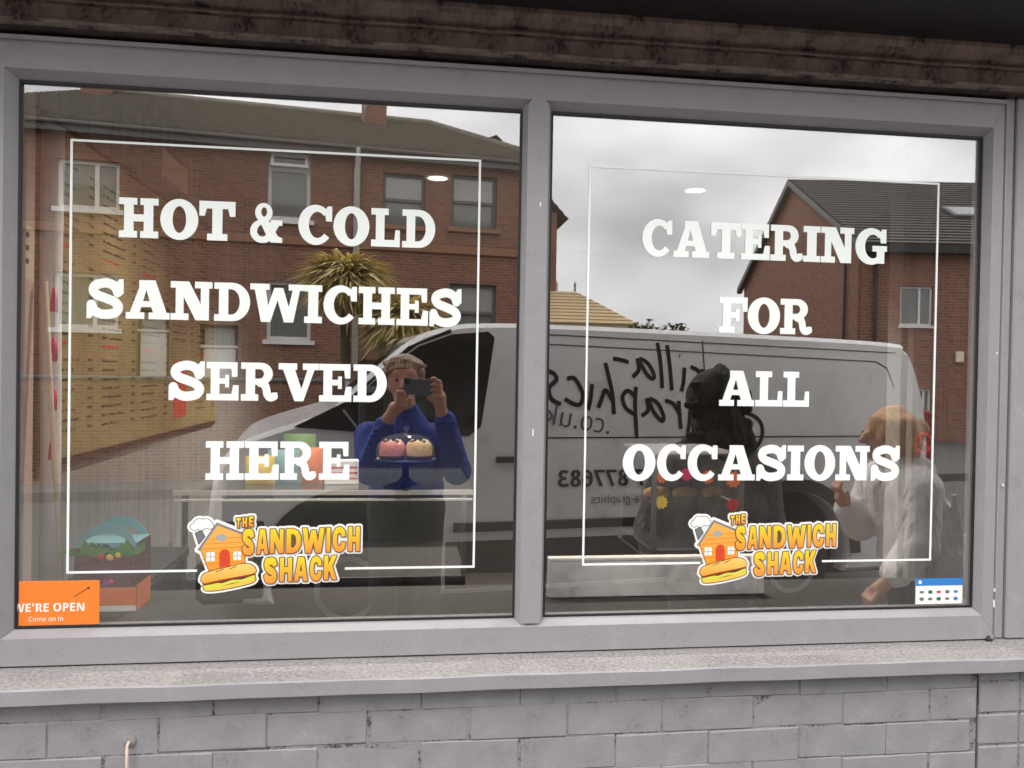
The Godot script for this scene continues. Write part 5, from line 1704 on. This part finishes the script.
# ------------------------------------------------------------------ printed logo stickers
func block(ch: String) -> Array:
	var a := []
	var cut := []
	match ch:
		"S":
			a = stroke(smooth_line([82, 68, 74, 86, 50, 88, 24, 84, 20, 68, 34, 56, 64, 44, 80, 30, 74, 14, 48, 11, 24, 15, 16, 34], 4), 15.0, false)
		"A":
			a = [pts2([0, 0, 30, 0, 35, 20, 65, 20, 70, 0, 100, 0, 72, 100, 28, 100])]
			cut = [pts2([41, 42, 59, 42, 50, 78])]
		"N":
			a = [pts2([0, 0, 29, 0, 29, 52, 66, 0, 100, 0, 100, 100, 71, 100, 71, 50, 36, 100, 0, 100])]
		"D":
			a = [pts2([0, 0, 50, 0, 82, 10, 100, 32, 100, 68, 82, 90, 50, 100, 0, 100])]
			cut = [pts2([32, 22, 52, 22, 68, 36, 68, 64, 52, 78, 32, 78])]
		"W":
			a = [pts2([0, 100, 21, 100, 29, 42, 40, 92, 60, 92, 71, 42, 79, 100, 100, 100, 85, 0, 61, 0, 50, 46, 39, 0, 15, 0])]
		"I":
			a = [rect(0, 0, 100, 100)]
		"C":
			a = [pts2([100, 62, 68, 62, 66, 74, 50, 78, 36, 70, 32, 50, 36, 30, 50, 22, 66, 26, 68, 40, 100, 40, 94, 14, 72, 1, 50, -2, 24, 4, 6, 22, 0, 50, 6, 78, 24, 96, 50, 102, 72, 99, 94, 86])]
		"H":
			a = [pts2([0, 0, 34, 0, 34, 38, 66, 38, 66, 0, 100, 0, 100, 100, 66, 100, 66, 60, 34, 60, 34, 100, 0, 100])]
		"K":
			a = [pts2([0, 0, 32, 0, 32, 28, 40, 40, 64, 0, 100, 0, 64, 56, 98, 100, 62, 100, 32, 60, 32, 100, 0, 100])]
		"T":
			a = [pts2([34, 0, 66, 0, 66, 76, 100, 76, 100, 100, 0, 100, 0, 76, 34, 76])]
		"E":
			a = [pts2([0, 0, 100, 0, 100, 22, 40, 22, 40, 40, 90, 40, 90, 60, 40, 60, 40, 78, 100, 78, 100, 100, 0, 100])]
	var u := unite(a)
	return [u[0], u[1] + cut]

func logo_sticker(px: float, py: float, label: String):
	var o := thing("logo_sticker", label, "sticker", Vector3(px - 0.0185, py + 0.0115, 0), 0, "sandwich logo stickers on the window")
	var k := 0.000417
	var at := func(list: Array) -> Array:      # drawing units, y down -> metres
		return moved(list, Vector2(k, -k), Vector2.ZERO)
	var lay := func(called: String, shape: Array, z: float, c: Color, c2 = null, ylo := 0.0, yhi := 1.0):
		var st := st_new()
		plate(st, shape, z - 0.0003, z, c, c2, ylo, yhi)
		part(o, called, done(st), "print_tint")
	var cloud := []
	for c in [[78, 116, 22], [102, 98, 27], [134, 100, 28], [152, 112, 20], [110, 116, 22]]:
		cloud.append(ell(c[0], c[1], c[2], c[2] * 0.85, 18))
	var house := pts2([110, 236, 192, 104, 326, 160, 332, 312, 152, 346])
	var roof := stroke(pts2([98, 240, 190, 102, 328, 158]), 6.0, false)
	var chim := pts2([82, 150, 112, 138, 128, 168, 100, 206])
	var bun := smooth_line([112, 398, 122, 366, 170, 346, 240, 330, 320, 312, 366, 318, 388, 342, 378, 362, 300, 378, 200, 396, 130, 412], 3)
	var fill := pts2([122, 408, 378, 358, 384, 372, 130, 424])
	var lettuce := pts2([120, 424, 170, 410, 220, 412, 270, 396, 320, 394, 384, 370, 386, 386, 330, 404, 270, 412, 210, 428, 130, 440])
	var bun2 := smooth_line([126, 440, 200, 430, 300, 410, 382, 388, 374, 410, 300, 430, 200, 448, 140, 450, 126, 440], 3)
	var words := []
	for w in [["THE", [[284, 312, 72, 124], [316, 344, 68, 120], [348, 376, 64, 116]]], ["SANDWICH", [[315, 382, 134, 262], [388, 452, 132, 262], [458, 530, 132, 258], [540, 618, 130, 258], [622, 740, 128, 258], [746, 771, 126, 254], [778, 850, 124, 254], [860, 924, 122, 252]]], ["SHACK", [[426, 500, 284, 412], [508, 576, 282, 408], [582, 656, 280, 408], [662, 728, 278, 406], [736, 806, 274, 402]]]]:
		for i in w[1].size():
			var e: Array = w[1][i]
			var g := block(w[0][i])
			var s := Vector2((e[1] - e[0] - 5) / 100.0, -(e[3] - e[2]) / 100.0)
			words.append([moved(g[0], s, Vector2(e[0] + 2.5, e[3])), moved(g[1], s, Vector2(e[0] + 2.5, e[3])), w[0]])
	# white backing: everything, grown
	var all := [house, chim, bun, fill, bun2]
	all += cloud
	all += roof
	var flip := []
	for p in all:
		flip.append(p)
	for w in words:
		flip += w[0]
	var fl := []
	for p in flip:
		var q: PackedVector2Array = p.duplicate()
		if Geometry2D.is_polygon_clockwise(q):
			q.reverse()
		fl.append(q)
	var big := []
	for p in fl:
		for q in Geometry2D.offset_polygon(p, 15.0, Geometry2D.JOIN_ROUND):
			if not Geometry2D.is_polygon_clockwise(q):
				big.append(q)
	var un := unite(big)
	lay.call("white_backing", [at.call(un[0]), at.call(un[1])], 0.0006, Color(0.82, 0.82, 0.80))
	var ink := Color(0.035, 0.03, 0.03)
	# dark outlines
	var grow := func(list: Array, d: float) -> Array:
		var r := []
		for p in list:
			var q: PackedVector2Array = p.duplicate()
			if Geometry2D.is_polygon_clockwise(q):
				q.reverse()
			for z in Geometry2D.offset_polygon(q, d, Geometry2D.JOIN_ROUND):
				if not Geometry2D.is_polygon_clockwise(z):
					r.append(z)
		return unite(r)
	for g in [["cloud_outline", cloud, 3.0], ["house_outline", [house, chim], 3.5], ["sandwich_outline", [bun, fill, bun2, lettuce], 3.5]]:
		var s: Array = grow.call(g[1], g[2])
		lay.call(g[0], [at.call(s[0]), at.call(s[1])], 0.0009 if g[0] != "sandwich_outline" else 0.0016, ink)
	lay.call("cloud", [at.call(unite(cloud)[0]), []], 0.0012, Color(0.8, 0.82, 0.84))
	lay.call("chimney", [at.call([chim]), []], 0.0012, Color(0.16, 0.17, 0.18))
	lay.call("house_front", [at.call([house]), []], 0.00125, Color(0.85, 0.30, 0.03), Color(0.88, 0.42, 0.10), -346 * k, -104 * k)
	for b in 6:
		var y := 180.0 + 26 * b
		var x0 := lerpf(192, 110, clampf((y - 104) / 132.0, 0, 1)) + 6
		lay.call("board_line", [at.call([pts2([x0, y, 326, y - 10, 326, y - 7, x0, y + 3])]), []], 0.00135, Color(0.60, 0.17, 0.02))
	lay.call("roof_edge", [at.call(roof), []], 0.0015, Color(0.22, 0.22, 0.23))
	lay.call("vent", [at.call([ell(212, 174, 27, 19)]), []], 0.0015, Color(0.35, 0.36, 0.36))
	lay.call("door", [at.call([pts2([204, 330, 202, 262, 212, 240, 230, 234, 248, 240, 256, 262, 258, 322])]), []], 0.0015, Color(0.62, 0.07, 0.03))
	for w in [[138, 250, 180, 296], [274, 248, 312, 292]]:
		lay.call("window", [at.call([rect(w[0], w[1], w[2], w[3])]), []], 0.0015, Color(0.8, 0.8, 0.76))
		lay.call("glazing_bar", [at.call([rect((w[0] + w[2]) / 2.0 - 2, w[1], (w[0] + w[2]) / 2.0 + 2, w[3])]), []], 0.0017, Color(0.4, 0.42, 0.42))
		lay.call("glazing_bar", [at.call([rect(w[0], (w[1] + w[3]) / 2.0 - 2, w[2], (w[1] + w[3]) / 2.0 + 2)]), []], 0.0018, Color(0.4, 0.42, 0.42))
	lay.call("bottom_bun", [at.call([bun2]), []], 0.0018, Color(0.85, 0.52, 0.09))
	lay.call("lettuce", [at.call([lettuce]), []], 0.00195, Color(0.62, 0.66, 0.08))
	lay.call("filling", [at.call([fill]), []], 0.0021, Color(0.25, 0.05, 0.02))
	lay.call("top_bun", [at.call([bun]), []], 0.0022, Color(0.80, 0.34, 0.05), Color(0.88, 0.58, 0.16), -410 * k, -312 * k)
	for c in [[190, 352], [255, 338]]:
		lay.call("bun_slash", [at.call(stroke(pts2([c[0], c[1], c[0] + 34, c[1] - 14]), 2.5)), []], 0.0024, Color(0.35, 0.13, 0.03))
	# letters: dark edge, then yellow running into orange
	for w in words:
		var s: Array = grow.call(w[0], 5.0)
		var edge := st_new()
		plate(edge, [at.call(s[0]), at.call(s[1])], 0.0023, 0.0026, Color(0.13, 0.09, 0.05))
		var lo := 1e9
		var hi := -1e9
		for p in w[0]:
			for v in p:
				lo = minf(lo, v.y)
				hi = maxf(hi, v.y)
		var e := part(o, "letter_outline", done(edge), "print_tint")
		var f := st_new()
		plate(f, [at.call(w[0]), at.call(w[1])], 0.0026, 0.0029, Color(0.88, 0.27, 0.05), Color(0.90, 0.62, 0.03), -hi * k, -lo * k)
		part(e, "letter", done(f), "print_tint")

func payment_sticker():
	var o := thing("payment_sticker", "small blue and white card payment sticker in the right pane's corner", "sticker", Vector3(1.234, 1.001, 0.0))
	var st := st_new()
	plate(st, [[rect(0, 0.0045, 0.124, 0.067)], []], 0.0002, 0.0006)
	part(o, "backing", done(st), "print_white")
	st = st_new()
	plate(st, [[rect(0, 0.0495, 0.124, 0.0675)], []], 0.0006, 0.0009)
	part(o, "blue_header", done(st), "print_blue")
	st = st_new()
	plate(st, [[ell(0.011, 0.0585, 0.0045, 0.0045, 14)], []], 0.0009, 0.0011)
	part(o, "header_dot", done(st), "print_white")
	var cols := ["print_grey", "print_dark_green", "print_red", "print_grey", "print_blue", "print_grey", "print_grey", "print_dark_green", "print_grey", "print_blue"]
	for r in 2:
		for c in 5:
			st = st_new()
			var x := 0.016 + 0.0225 * c
			var y := 0.034 - 0.017 * r
			plate(st, [[ell(x, y, 0.0062, 0.0035 + 0.0012 * ((c + r) % 2), 10)], []], 0.0006, 0.0009)
			part(o, "card_mark", done(st), cols[r * 5 + c])

func no_smoking():
	var o := thing("no_smoking_sticker", "round red no smoking sticker on the glass door at right", "sticker", Vector3(1.264, 1.398, -0.0245))
	var st := st_new()
	plate(st, [[ell(0, 0, 0.024, 0.026)], [ell(0, 0, 0.019, 0.021)]], -0.0003, 0.0)
	part(o, "ring", done(st), "print_red")
	st = st_new()
	plate(st, [stroke(pts2([-0.014, 0.015, 0.014, -0.015]), 0.0022, false), []], -0.0003, 0.0)
	part(o, "slash", done(st), "print_red")
	st = st_new()
	plate(st, [[rect(-0.013, -0.003, 0.010, 0.003)], []], -0.0008, -0.0005)
	part(o, "cigarette", done(st), "print_grey")

func open_sign():
	var o := thing("open_sign", "orange WE'RE OPEN card in the lower left corner of the window", "sign", Vector3(-0.812, 1.0025, 0.0))
	bpart(o, "card", Vector3(0.0055, 0.0, 0.0003), Vector3(0.166, 0.0935, 0.0018), "orange_card", 0.0002)
	var tmesh := text_mesh("WE'RE OPEN", 0.0235, 0.0004)
	tmesh.pixel_size *= 0.1415 / tmesh.get_aabb().size.x
	part(o, "lettering", tmesh, "print_white", Vector3(0.0665, 0.0375, 0.0022))
	part(o, "lettering", text_mesh("Come on in", 0.0098, 0.0004, false), "print_white", Vector3(0.060, 0.0135, 0.0022))
	var st2 := st_new()
	plate(st2, [stroke(pts2([0.144, 0.078, 0.115, 0.060]), 0.0007), []], 0.0018, 0.0022)
	part(o, "printed_cord", done(st2), "menu_print")
	st2 = st_new()
	plate(st2, [[ell(0.144, 0.078, 0.0026, 0.0026, 12)], []], 0.0018, 0.0023)
	part(o, "printed_nail", done(st2), "menu_print")

# ------------------------------------------------------------------ things in the room
func menu_board():
	var o := thing("menu_board", "long mustard menu board with dark and red print on the left wall", "menu board", Vector3(-0.918, 1.31, -0.32))
	bpart(o, "frame", Vector3(0.0, -0.02, -1.83), Vector3(0.012, 0.88, 0.02), "menu_frame", 0.003)
	bpart(o, "panel", Vector3(0.0122, 0.0, -1.81), Vector3(0.016, 0.86, 0.0), "menu_mustard")
	var rng := RandomNumberGenerator.new()
	rng.seed = 8
	var dark := st_new()
	var red := st_new()
	for c in 5:
		var z0 := -0.03 - 0.36 * c
		var y := 0.82
		var row := 0
		while y > 0.06:
			if c == 3 and y < 0.30:
				break
			if c == 3 and y < 0.34:
				y -= 0.06
				continue
			var head := row % 9 == 0
			var x := z0
			var end := z0 - (0.13 if head else rng.randf_range(0.10, 0.19))
			while x > end:
				var w := rng.randf_range(0.0045, 0.0085)      # one printed character
				var tall := (0.0085 if head else 0.0055) * rng.randf_range(0.55, 1.0)
				bx(red if head else dark, Vector3(0.0162, y - 0.006, x - w), Vector3(0.0168, y - 0.006 + tall * 1.5, x))
				x -= w + (0.010 if rng.randf() < 0.2 else 0.0022)
			if not head:
				for q in 4:
					bx(dark, Vector3(0.0162, y - 0.005, z0 - 0.262 - 0.009 * q), Vector3(0.0168, y + 0.003, z0 - 0.2565 - 0.009 * q))
			y -= 0.042 if head else 0.027
			row += 1
	var d := part(o, "printed_prices", done(dark), "menu_print")
	d.set_meta("kind", "stuff")
	var r := part(o, "printed_headings", done(red), "menu_red")
	r.set_meta("kind", "stuff")
	bpart(o, "red_panel", Vector3(0.0162, 0.05, -1.30), Vector3(0.018, 0.27, -1.13), "menu_red")

func left_clutter():
	var o := thing("curtain_rod", "thin pale rod leaning in the window's left corner", "rod", Vector3(0, 0.985, 0))
	var st := st_new(true)
	tube(st, [Vector3(-0.850, 0.765, -0.21), Vector3(-0.825, 0.40, -0.20), Vector3(-0.795, 0.012, -0.19)], 0.006, 0.006, 8)
	part(o, "rod", done(st), "paper_cream")
	var c := thing("notice_card", "cream notice card with dark writing on the left reveal", "notice", Vector3(0, 0, 0))
	st = st_new()
	var p := [Vector3(-0.869, 1.885, -0.06), Vector3(-0.869, 1.87, -0.198), Vector3(-0.869, 1.745, -0.198), Vector3(-0.869, 1.765, -0.06)]
	out4(st, p[0], p[1], p[2], p[3], Vector3(-1, 1.8, -0.1))
	for k in 4:
		out4(st, p[k], p[(k + 1) % 4], p[(k + 1) % 4] - Vector3(0.001, 0, 0), p[k] - Vector3(0.001, 0, 0), Vector3(-0.8695, 1.81, -0.13))
	part(c, "card", done(st), "paper_cream")
	st = st_new()
	for k in 3:
		bx(st, Vector3(-0.8688, 1.845 - 0.03 * k, -0.17), Vector3(-0.8684, 1.857 - 0.03 * k, -0.14 + 0.008 * k))
	part(c, "writing", done(st), "menu_print")
	var b := thing("rolled_banner", "white rolled paper banner with red print standing in the corner", "banner", Vector3(-0.875, 0.985, -0.30))
	st = st_new(true)
	tube(st, [Vector3(0, 0.0, 0), Vector3(0.004, 0.35, 0), Vector3(0, 0.72, 0), Vector3(0.003, 1.15, 0)], 0.022, 0.026, 14)
	part(b, "roll", done(st), "paper_white")
	for k in 4:
		st = st_new(true)
		tube(st, [Vector3(0.012, 0.34 + 0.12 * k, 0.014), Vector3(0.016, 0.37 + 0.12 * k, 0.017), Vector3(0.012, 0.40 + 0.12 * k, 0.014)], 0.011, 0.006, 8)
		part(b, "red_print", done(st), "print_pink")
	# a dark shelf unit under the board
	var s := thing("dark_shelf", "low dark shelf against the grey left wall", "shelf", Vector3(-0.9, 0, -0.62))
	bpart(s, "top", Vector3(-0.018, 0.94, -0.30), Vector3(0.20, 0.97, 0.24), "counter_dark", 0.004)
	bpart(s, "side", Vector3(-0.018, 0.02, -0.298), Vector3(0.19, 0.94, -0.27), "counter_dark")
	bpart(s, "side", Vector3(-0.018, 0.02, 0.21), Vector3(0.19, 0.94, 0.238), "counter_dark")

func gift_box():
	var o := thing("picture_box", "lunch box with a printed vegetable garden and an aqua handle", "box", Vector3(-0.688, 0.985, -0.20))
	var w := 0.068
	var d := 0.05
	bpart(o, "carton", Vector3(-w, 0, -d), Vector3(w, 0.160, d), "print_aqua", 0.001)
	# printed bands on the front and right
	bpart(o, "soil_picture", Vector3(-w, 0.056, d + 0.0002), Vector3(w, 0.148, d + 0.0010), "soil_print")
	bpart(o, "orange_band", Vector3(-w, 0.014, d + 0.0002), Vector3(w, 0.055, d + 0.0010), "print_orange")
	bpart(o, "white_foot", Vector3(-w, 0.0, d + 0.0002), Vector3(w, 0.0135, d + 0.0010), "paper_white")
	bpart(o, "side_picture", Vector3(w + 0.0002, 0.014, -d), Vector3(w + 0.0010, 0.158, d), "soil_print")
	bpart(o, "side_band", Vector3(w + 0.0012, 0.0, -d), Vector3(w + 0.0018, 0.06, d), "print_orange")
	var rng := RandomNumberGenerator.new()
	rng.seed = 3
	var leaf := func(x: float, y: float, n: int, s: float, m: String):
		var st := st_new()
		for k in n:
			var a := rng.randf_range(0.3, 2.8)
			var q := Vector2(x + rng.randf_range(-0.012, 0.012), y)
			var tip := q + Vector2(cos(a), sin(a)) * s * rng.randf_range(0.7, 1.2)
			var nn := (tip - q).orthogonal() * 0.22
			var mid := q.lerp(tip, 0.5)
			plate(st, [[PackedVector2Array([q, mid - nn, tip, mid + nn])], []], d + 0.0010, d + 0.0014 + 0.00015 * k)
		part(o, "leaf_picture", done(st), m)
	for x in [-0.055, -0.035, 0.04, 0.056]:
		leaf.call(x, 0.130, 7, 0.036, "print_green")
	for x in [-0.015, 0.012]:
		leaf.call(x, 0.138, 5, 0.024, "print_dark_green")
	leaf.call(-0.045, 0.052, 8, 0.03, "print_dark_green")
	leaf.call(-0.022, 0.050, 6, 0.024, "print_green")
	for c in [[-0.010, 0.128, 0.008, "print_red"], [0.010, 0.126, 0.008, "print_yellow"], [0.028, 0.132, 0.007, "print_yellow"], [0.002, 0.066, 0.009, "print_purple"], [0.013, 0.069, 0.006, "print_pink"]]:
		var st := st_new(true)
		lathe(st, [Vector2(c[2], 0.0), Vector2(c[2] * 0.7, 0.0012), Vector2(0, 0.0018)], Vector3.ZERO, 12)
		var f := part(o, "flower_picture", done(st), c[3], Vector3(c[0], c[1], d + 0.0014))
		f.rotation.x = PI / 2
	# handle: two arched card strips
	for z in [d - 0.004, -d + 0.004]:
		var st := st_new()
		var up := []
		var dn := []
		for k in 17:
			var t := lerpf(-1, 1, k / 16.0)
			up.append(Vector2(t * w * 0.97, 0.158 + 0.046 * pow(1 - t * t, 0.75)))
			dn.append(Vector2(t * w * 0.74, 0.158 + 0.022 * pow(1 - t * t, 0.75)))
		var poly := PackedVector2Array(up)
		dn.reverse()
		poly.append_array(PackedVector2Array(dn))
		if Geometry2D.is_polygon_clockwise(poly):
			poly.reverse()
		plate(st, [[poly], []], z - 0.0008, z + 0.0008)
		part(o, "handle", done(st), "print_aqua")

func counter_and_cakes():
	var o := thing("display_counter", "dark glass topped display counter behind the left pane", "counter", Vector3(-0.25, 0.02, -1.30))
	bpart(o, "base", Vector3(-0.50, 0, -0.32), Vector3(0.46, 0.62, 0.30), "counter_dark", 0.004)
	bpart(o, "kick_plate", Vector3(-0.48, 0.30, 0.3005), Vector3(0.44, 0.60, 0.306), "counter_dark")
	for k in 6:
		for j in 14:
			bpart(o, "grille_slot", Vector3(-0.44 + 0.062 * j + 0.02 * (k % 2), 0.64 + 0.026 * k, 0.296), Vector3(-0.40 + 0.062 * j + 0.02 * (k % 2), 0.648 + 0.026 * k, 0.3035), "room_grey")
	bpart(o, "grille", Vector3(-0.50, 0.622, 0.24), Vector3(0.46, 0.80, 0.295), "counter_dark")
	bpart(o, "deck", Vector3(-0.50, 0.80, -0.32), Vector3(0.46, 0.82, 0.30), "counter_dark", 0.002)
	bpart(o, "back_panel", Vector3(-0.50, 0.822, -0.32), Vector3(0.46, 1.11, -0.30), "counter_dark")
	bpart(o, "front_glass", Vector3(-0.50, 0.822, 0.292), Vector3(0.46, 1.095, 0.298), "thin_glass")
	bpart(o, "glass_shelf", Vector3(-0.52, 1.112, -0.34), Vector3(0.48, 1.122, 0.32), "thin_glass")
	bpart(o, "shelf_edge", Vector3(-0.52, 1.108, 0.3205), Vector3(0.48, 1.1250, 0.3235), "paper_white")
	bpart(o, "shelf_edge", Vector3(-0.52, 1.085, 0.3000), Vector3(0.48, 1.092, 0.3060), "paper_white")
	for x in [-0.50, 0.445]:
		bpart(o, "post", Vector3(x, 0.822, 0.270), Vector3(x + 0.016, 1.11, 0.290), "counter_steel", 0.002)
	var rng := RandomNumberGenerator.new()
	rng.seed = 12
	var b0 := thing("bread_roll", "baked bread roll low in the display counter", "bread", Vector3(-0.62, 0.8405, -1.18), 0.2)
	part(b0, "crust", blob([[Vector3(-0.045, 0.032, 0), Vector3(0.045, 0.034, 0), 0.030, 0.032], [Vector3(-0.02, 0.048, 0), Vector3(0.02, 0.048, 0), 0.02, 0.02]], 0.008, 0.02), "bread")
	# goods standing on the glass
	var goods := [["yellow crisp packet standing on the glass counter shelf", "print_yellow", Vector3(-0.52, 1.143, -1.15), 0.10, 0.10], ["teal crisp packet standing on the glass counter shelf", "print_aqua", Vector3(-0.44, 1.143, -1.18), 0.12, 0.12], ["orange crisp packet standing on the glass counter shelf", "print_orange", Vector3(-0.345, 1.143, -1.17), 0.09, 0.13], ["green crisp packet standing on the glass counter shelf", "print_green", Vector3(-0.40, 1.143, -1.28), 0.12, 0.17]]
	for g in goods:
		var b := thing("crisp_packet", g[0], "packet", g[2], rng.randf_range(-0.3, 0.3), "crisp packets on the counter")
		var hw: float = g[3] / 2.0
		var hh: float = g[4]
		var st := st_new(true)
		var n := 8
		for s in [-1.0, 1.0]:
			for i in n:
				for j in n:
					var q := []
					for e in [[0, 0], [1, 0], [1, 1], [0, 1]]:
						var u: float = (i + e[0]) / float(n)
						var v: float = (j + e[1]) / float(n)
						var bulge := 0.028 * sin(PI * u) * pow(sin(PI * clampf(v, 0.0, 1.0)), 0.6)
						q.append(Vector3((u - 0.5) * 2 * hw, v * hh, s * (bulge + 0.0006)))
					out4(st, q[0], q[1], q[2], q[3], Vector3(q[0].x, q[0].y, -s))
		part(b, "bag", done(st), g[1])
	var cb := thing("white_carton", "white carton with red stripes on the glass counter shelf", "carton", Vector3(-0.235, 1.143, -1.16), 0.1)
	bpart(cb, "box", Vector3(-0.06, 0, -0.03), Vector3(0.06, 0.085, 0.03), "paper_white", 0.002)
	for k in 3:
		bpart(cb, "stripe", Vector3(-0.055, 0.018 + 0.02 * k, 0.0302), Vector3(0.055, 0.024 + 0.02 * k, 0.0308), "print_red")
	# cake stand with a glass dome
	var c := thing("cake_stand", "dark footed cake stand under a clear dome on the counter", "cake stand", Vector3(-0.005, 1.143, -1.05))
	var st := st_new(true)
	lathe(st, [Vector2(0, 0.0), Vector2(0.075, 0.0), Vector2(0.07, 0.008), Vector2(0.03, 0.02), Vector2(0.013, 0.04), Vector2(0.012, 0.075), Vector2(0.03, 0.09), Vector2(0.105, 0.094), Vector2(0.108, 0.101), Vector2(0.0, 0.101)], Vector3.ZERO, 32)
	part(c, "foot", done(st), "dark_blue_cloth")
	st = st_new(true)
	lathe(st, [Vector2(0.102, 0.102), Vector2(0.104, 0.13), Vector2(0.098, 0.155), Vector2(0.08, 0.176), Vector2(0.05, 0.188), Vector2(0.0, 0.192)], Vector3.ZERO, 32)
	var dm := part(c, "dome", done(st), "thin_glass")
	st = st_new(true)
	lathe(st, [Vector2(0.006, 0.191), Vector2(0.005, 0.2), Vector2(0.011, 0.207), Vector2(0.009, 0.216), Vector2(0.0, 0.219)], Vector3.ZERO, 16)
	part(dm, "knob", done(st), "thin_glass")
	for g in [["round pink iced cake under the glass dome", -0.047, "cake_pink", 0.045], ["golden sponge cake with dark base under the glass dome", 0.047, "cake_sponge", 0.046]]:
		var k := thing("cake", g[0], "cake", Vector3(-0.005 + g[1], 1.2445, -1.04), 0, "cakes under the dome")
		st = st_new(true)
		lathe(st, [Vector2(0, 0.0), Vector2(g[3], 0.0), Vector2(g[3], 0.014)], Vector3.ZERO, 24)
		part(k, "base", done(st), "cake_choc")
		st = st_new(true)
		lathe(st, [Vector2(g[3], 0.0142), Vector2(g[3] * 1.02, 0.045), Vector2(g[3] * 0.85, 0.060), Vector2(0, 0.064)], Vector3.ZERO, 24)
		part(k, "top", done(st), g[2])
		for q in 7:
			var an := TAU * q / 7.0
			part(k, "topping", blob([[Vector3(cos(an) * g[3] * 0.6, 0.062, sin(an) * g[3] * 0.6), Vector3(cos(an) * g[3] * 0.55, 0.066, sin(an) * g[3] * 0.55), 0.007, 0.005]], 0.003, 0.003), "cake_choc" if q % 2 else "paper_cream")

func hot_case():
	var o := thing("hot_food_case", "glass fronted hot food case with bright star stickers", "food case", Vector3(1.06, 0.02, -1.22))
	bpart(o, "stand", Vector3(-0.18, 0, -0.25), Vector3(0.19, 0.86, 0.2), "counter_dark", 0.004)
	bpart(o, "base", Vector3(-0.17, 0.861, -0.22), Vector3(0.18, 0.90, 0.2), "counter_dark", 0.004)
	bpart(o, "top", Vector3(-0.17, 1.225, -0.22), Vector3(0.18, 1.25, 0.2), "counter_dark", 0.006)
	bpart(o, "back", Vector3(-0.17, 0.901, -0.22), Vector3(0.18, 1.224, -0.20), "counter_dark")
	bpart(o, "glass", Vector3(-0.153, 0.901, 0.188), Vector3(0.163, 1.224, 0.193), "thin_glass")
	bpart(o, "shelf", Vector3(-0.16, 1.06, -0.199), Vector3(0.17, 1.066, 0.17), "counter_dark")
	for x in [-0.17, 0.164]:
		bpart(o, "post", Vector3(x, 0.901, 0.18), Vector3(x + 0.016, 1.224, 0.2), "counter_steel")
	for k in 3:
		var p := thing("pasty", ["golden pasty at the left of the hot case shelf", "golden pasty in the middle of the hot case shelf", "golden pasty at the right of the hot case shelf"][k], "pasty", Vector3(0.95 + 0.11 * k, 1.087, -1.16), 0.2 * k, "pasties on the hot case shelf")
		part(p, "pastry", blob([[Vector3(-0.035, 0.018, 0), Vector3(0.035, 0.018, 0), 0.018, 0.018], [Vector3(-0.015, 0.026, 0.01), Vector3(0.015, 0.026, 0.01), 0.018, 0.018]], 0.006, 0.015), "bread")
	var cols := [[0.925, 1.185, "print_orange", "orange star sticker at the left of the hot case"], [1.02, 1.193, "print_pink", "pink star sticker on the hot case"], [1.10, 1.183, "print_orange", "orange star sticker beside the pink one"], [1.20, 1.175, "print_orange", "large orange star sticker at the right of the hot case"], [0.925, 1.09, "print_yellow", "yellow star sticker on the hot case"], [1.20, 1.08, "print_red", "red star sticker at the lower right of the hot case"]]
	var n := 0
	for c in cols:
		var s := thing("star_sticker", c[3], "sticker", Vector3(c[0], c[1], -1.026), 0.0, "star stickers on the hot case")
		var poly := PackedVector2Array()
		for k in 20:
			var r := 0.027 if k % 2 == 0 else 0.020
			if n == 3:
				r *= 1.25
			poly.append(Vector2(cos(TAU * k / 20) * r, sin(TAU * k / 20) * r))
		var st := st_new()
		plate(st, [[poly], []], -0.0006, 0.0)
		part(s, "star", done(st), c[2])
		n += 1

func ledge_things():
	struct("window_ledge", box_mesh(Vector3(-0.868, 0.93, -0.33), Vector3(1.46, 0.984, -0.035)), "ledge_grey")
	var o := thing("grey_board", "pale grey stone effect board standing low behind the right pane", "board", Vector3(0.70, 0.985, -0.20))
	bpart(o, "panel", Vector3(-0.34, 0.0, -0.012), Vector3(0.235, 0.093, 0.012), "worktop", 0.002)
	bpart(o, "top_trim", Vector3(-0.34, 0.0935, -0.014), Vector3(0.235, 0.101, 0.014), "paper_white", 0.001)
	# white frame of the inner doorway at the right
	var d := thing("inner_door_frame", "white frame of the inner doorway behind the right pane", "door frame", Vector3(2.05, 0.02, -1.3))
	bpart(d, "post", Vector3(-0.045, 0, -0.05), Vector3(-0.015, 2.499, 0.05), "post_grey", 0.003)
	bpart(d, "post", Vector3(0.03, 0, -0.05), Vector3(0.085, 2.499, 0.05), "post_grey", 0.003)
	bpart(d, "door_leaf", Vector3(0.086, 0.01, -0.02), Vector3(0.69, 2.10, 0.02), "room_grey", 0.003)
	# paper notes on the back wall
	var p := thing("paper_note", "small cream paper note on the wall above the menu board", "note", Vector3(-0.9195, 2.27, -1.5))
	bpart(p, "sheet", Vector3(0, 0.0, -0.17), Vector3(0.0012, 0.10, 0.17), "paper_cream")
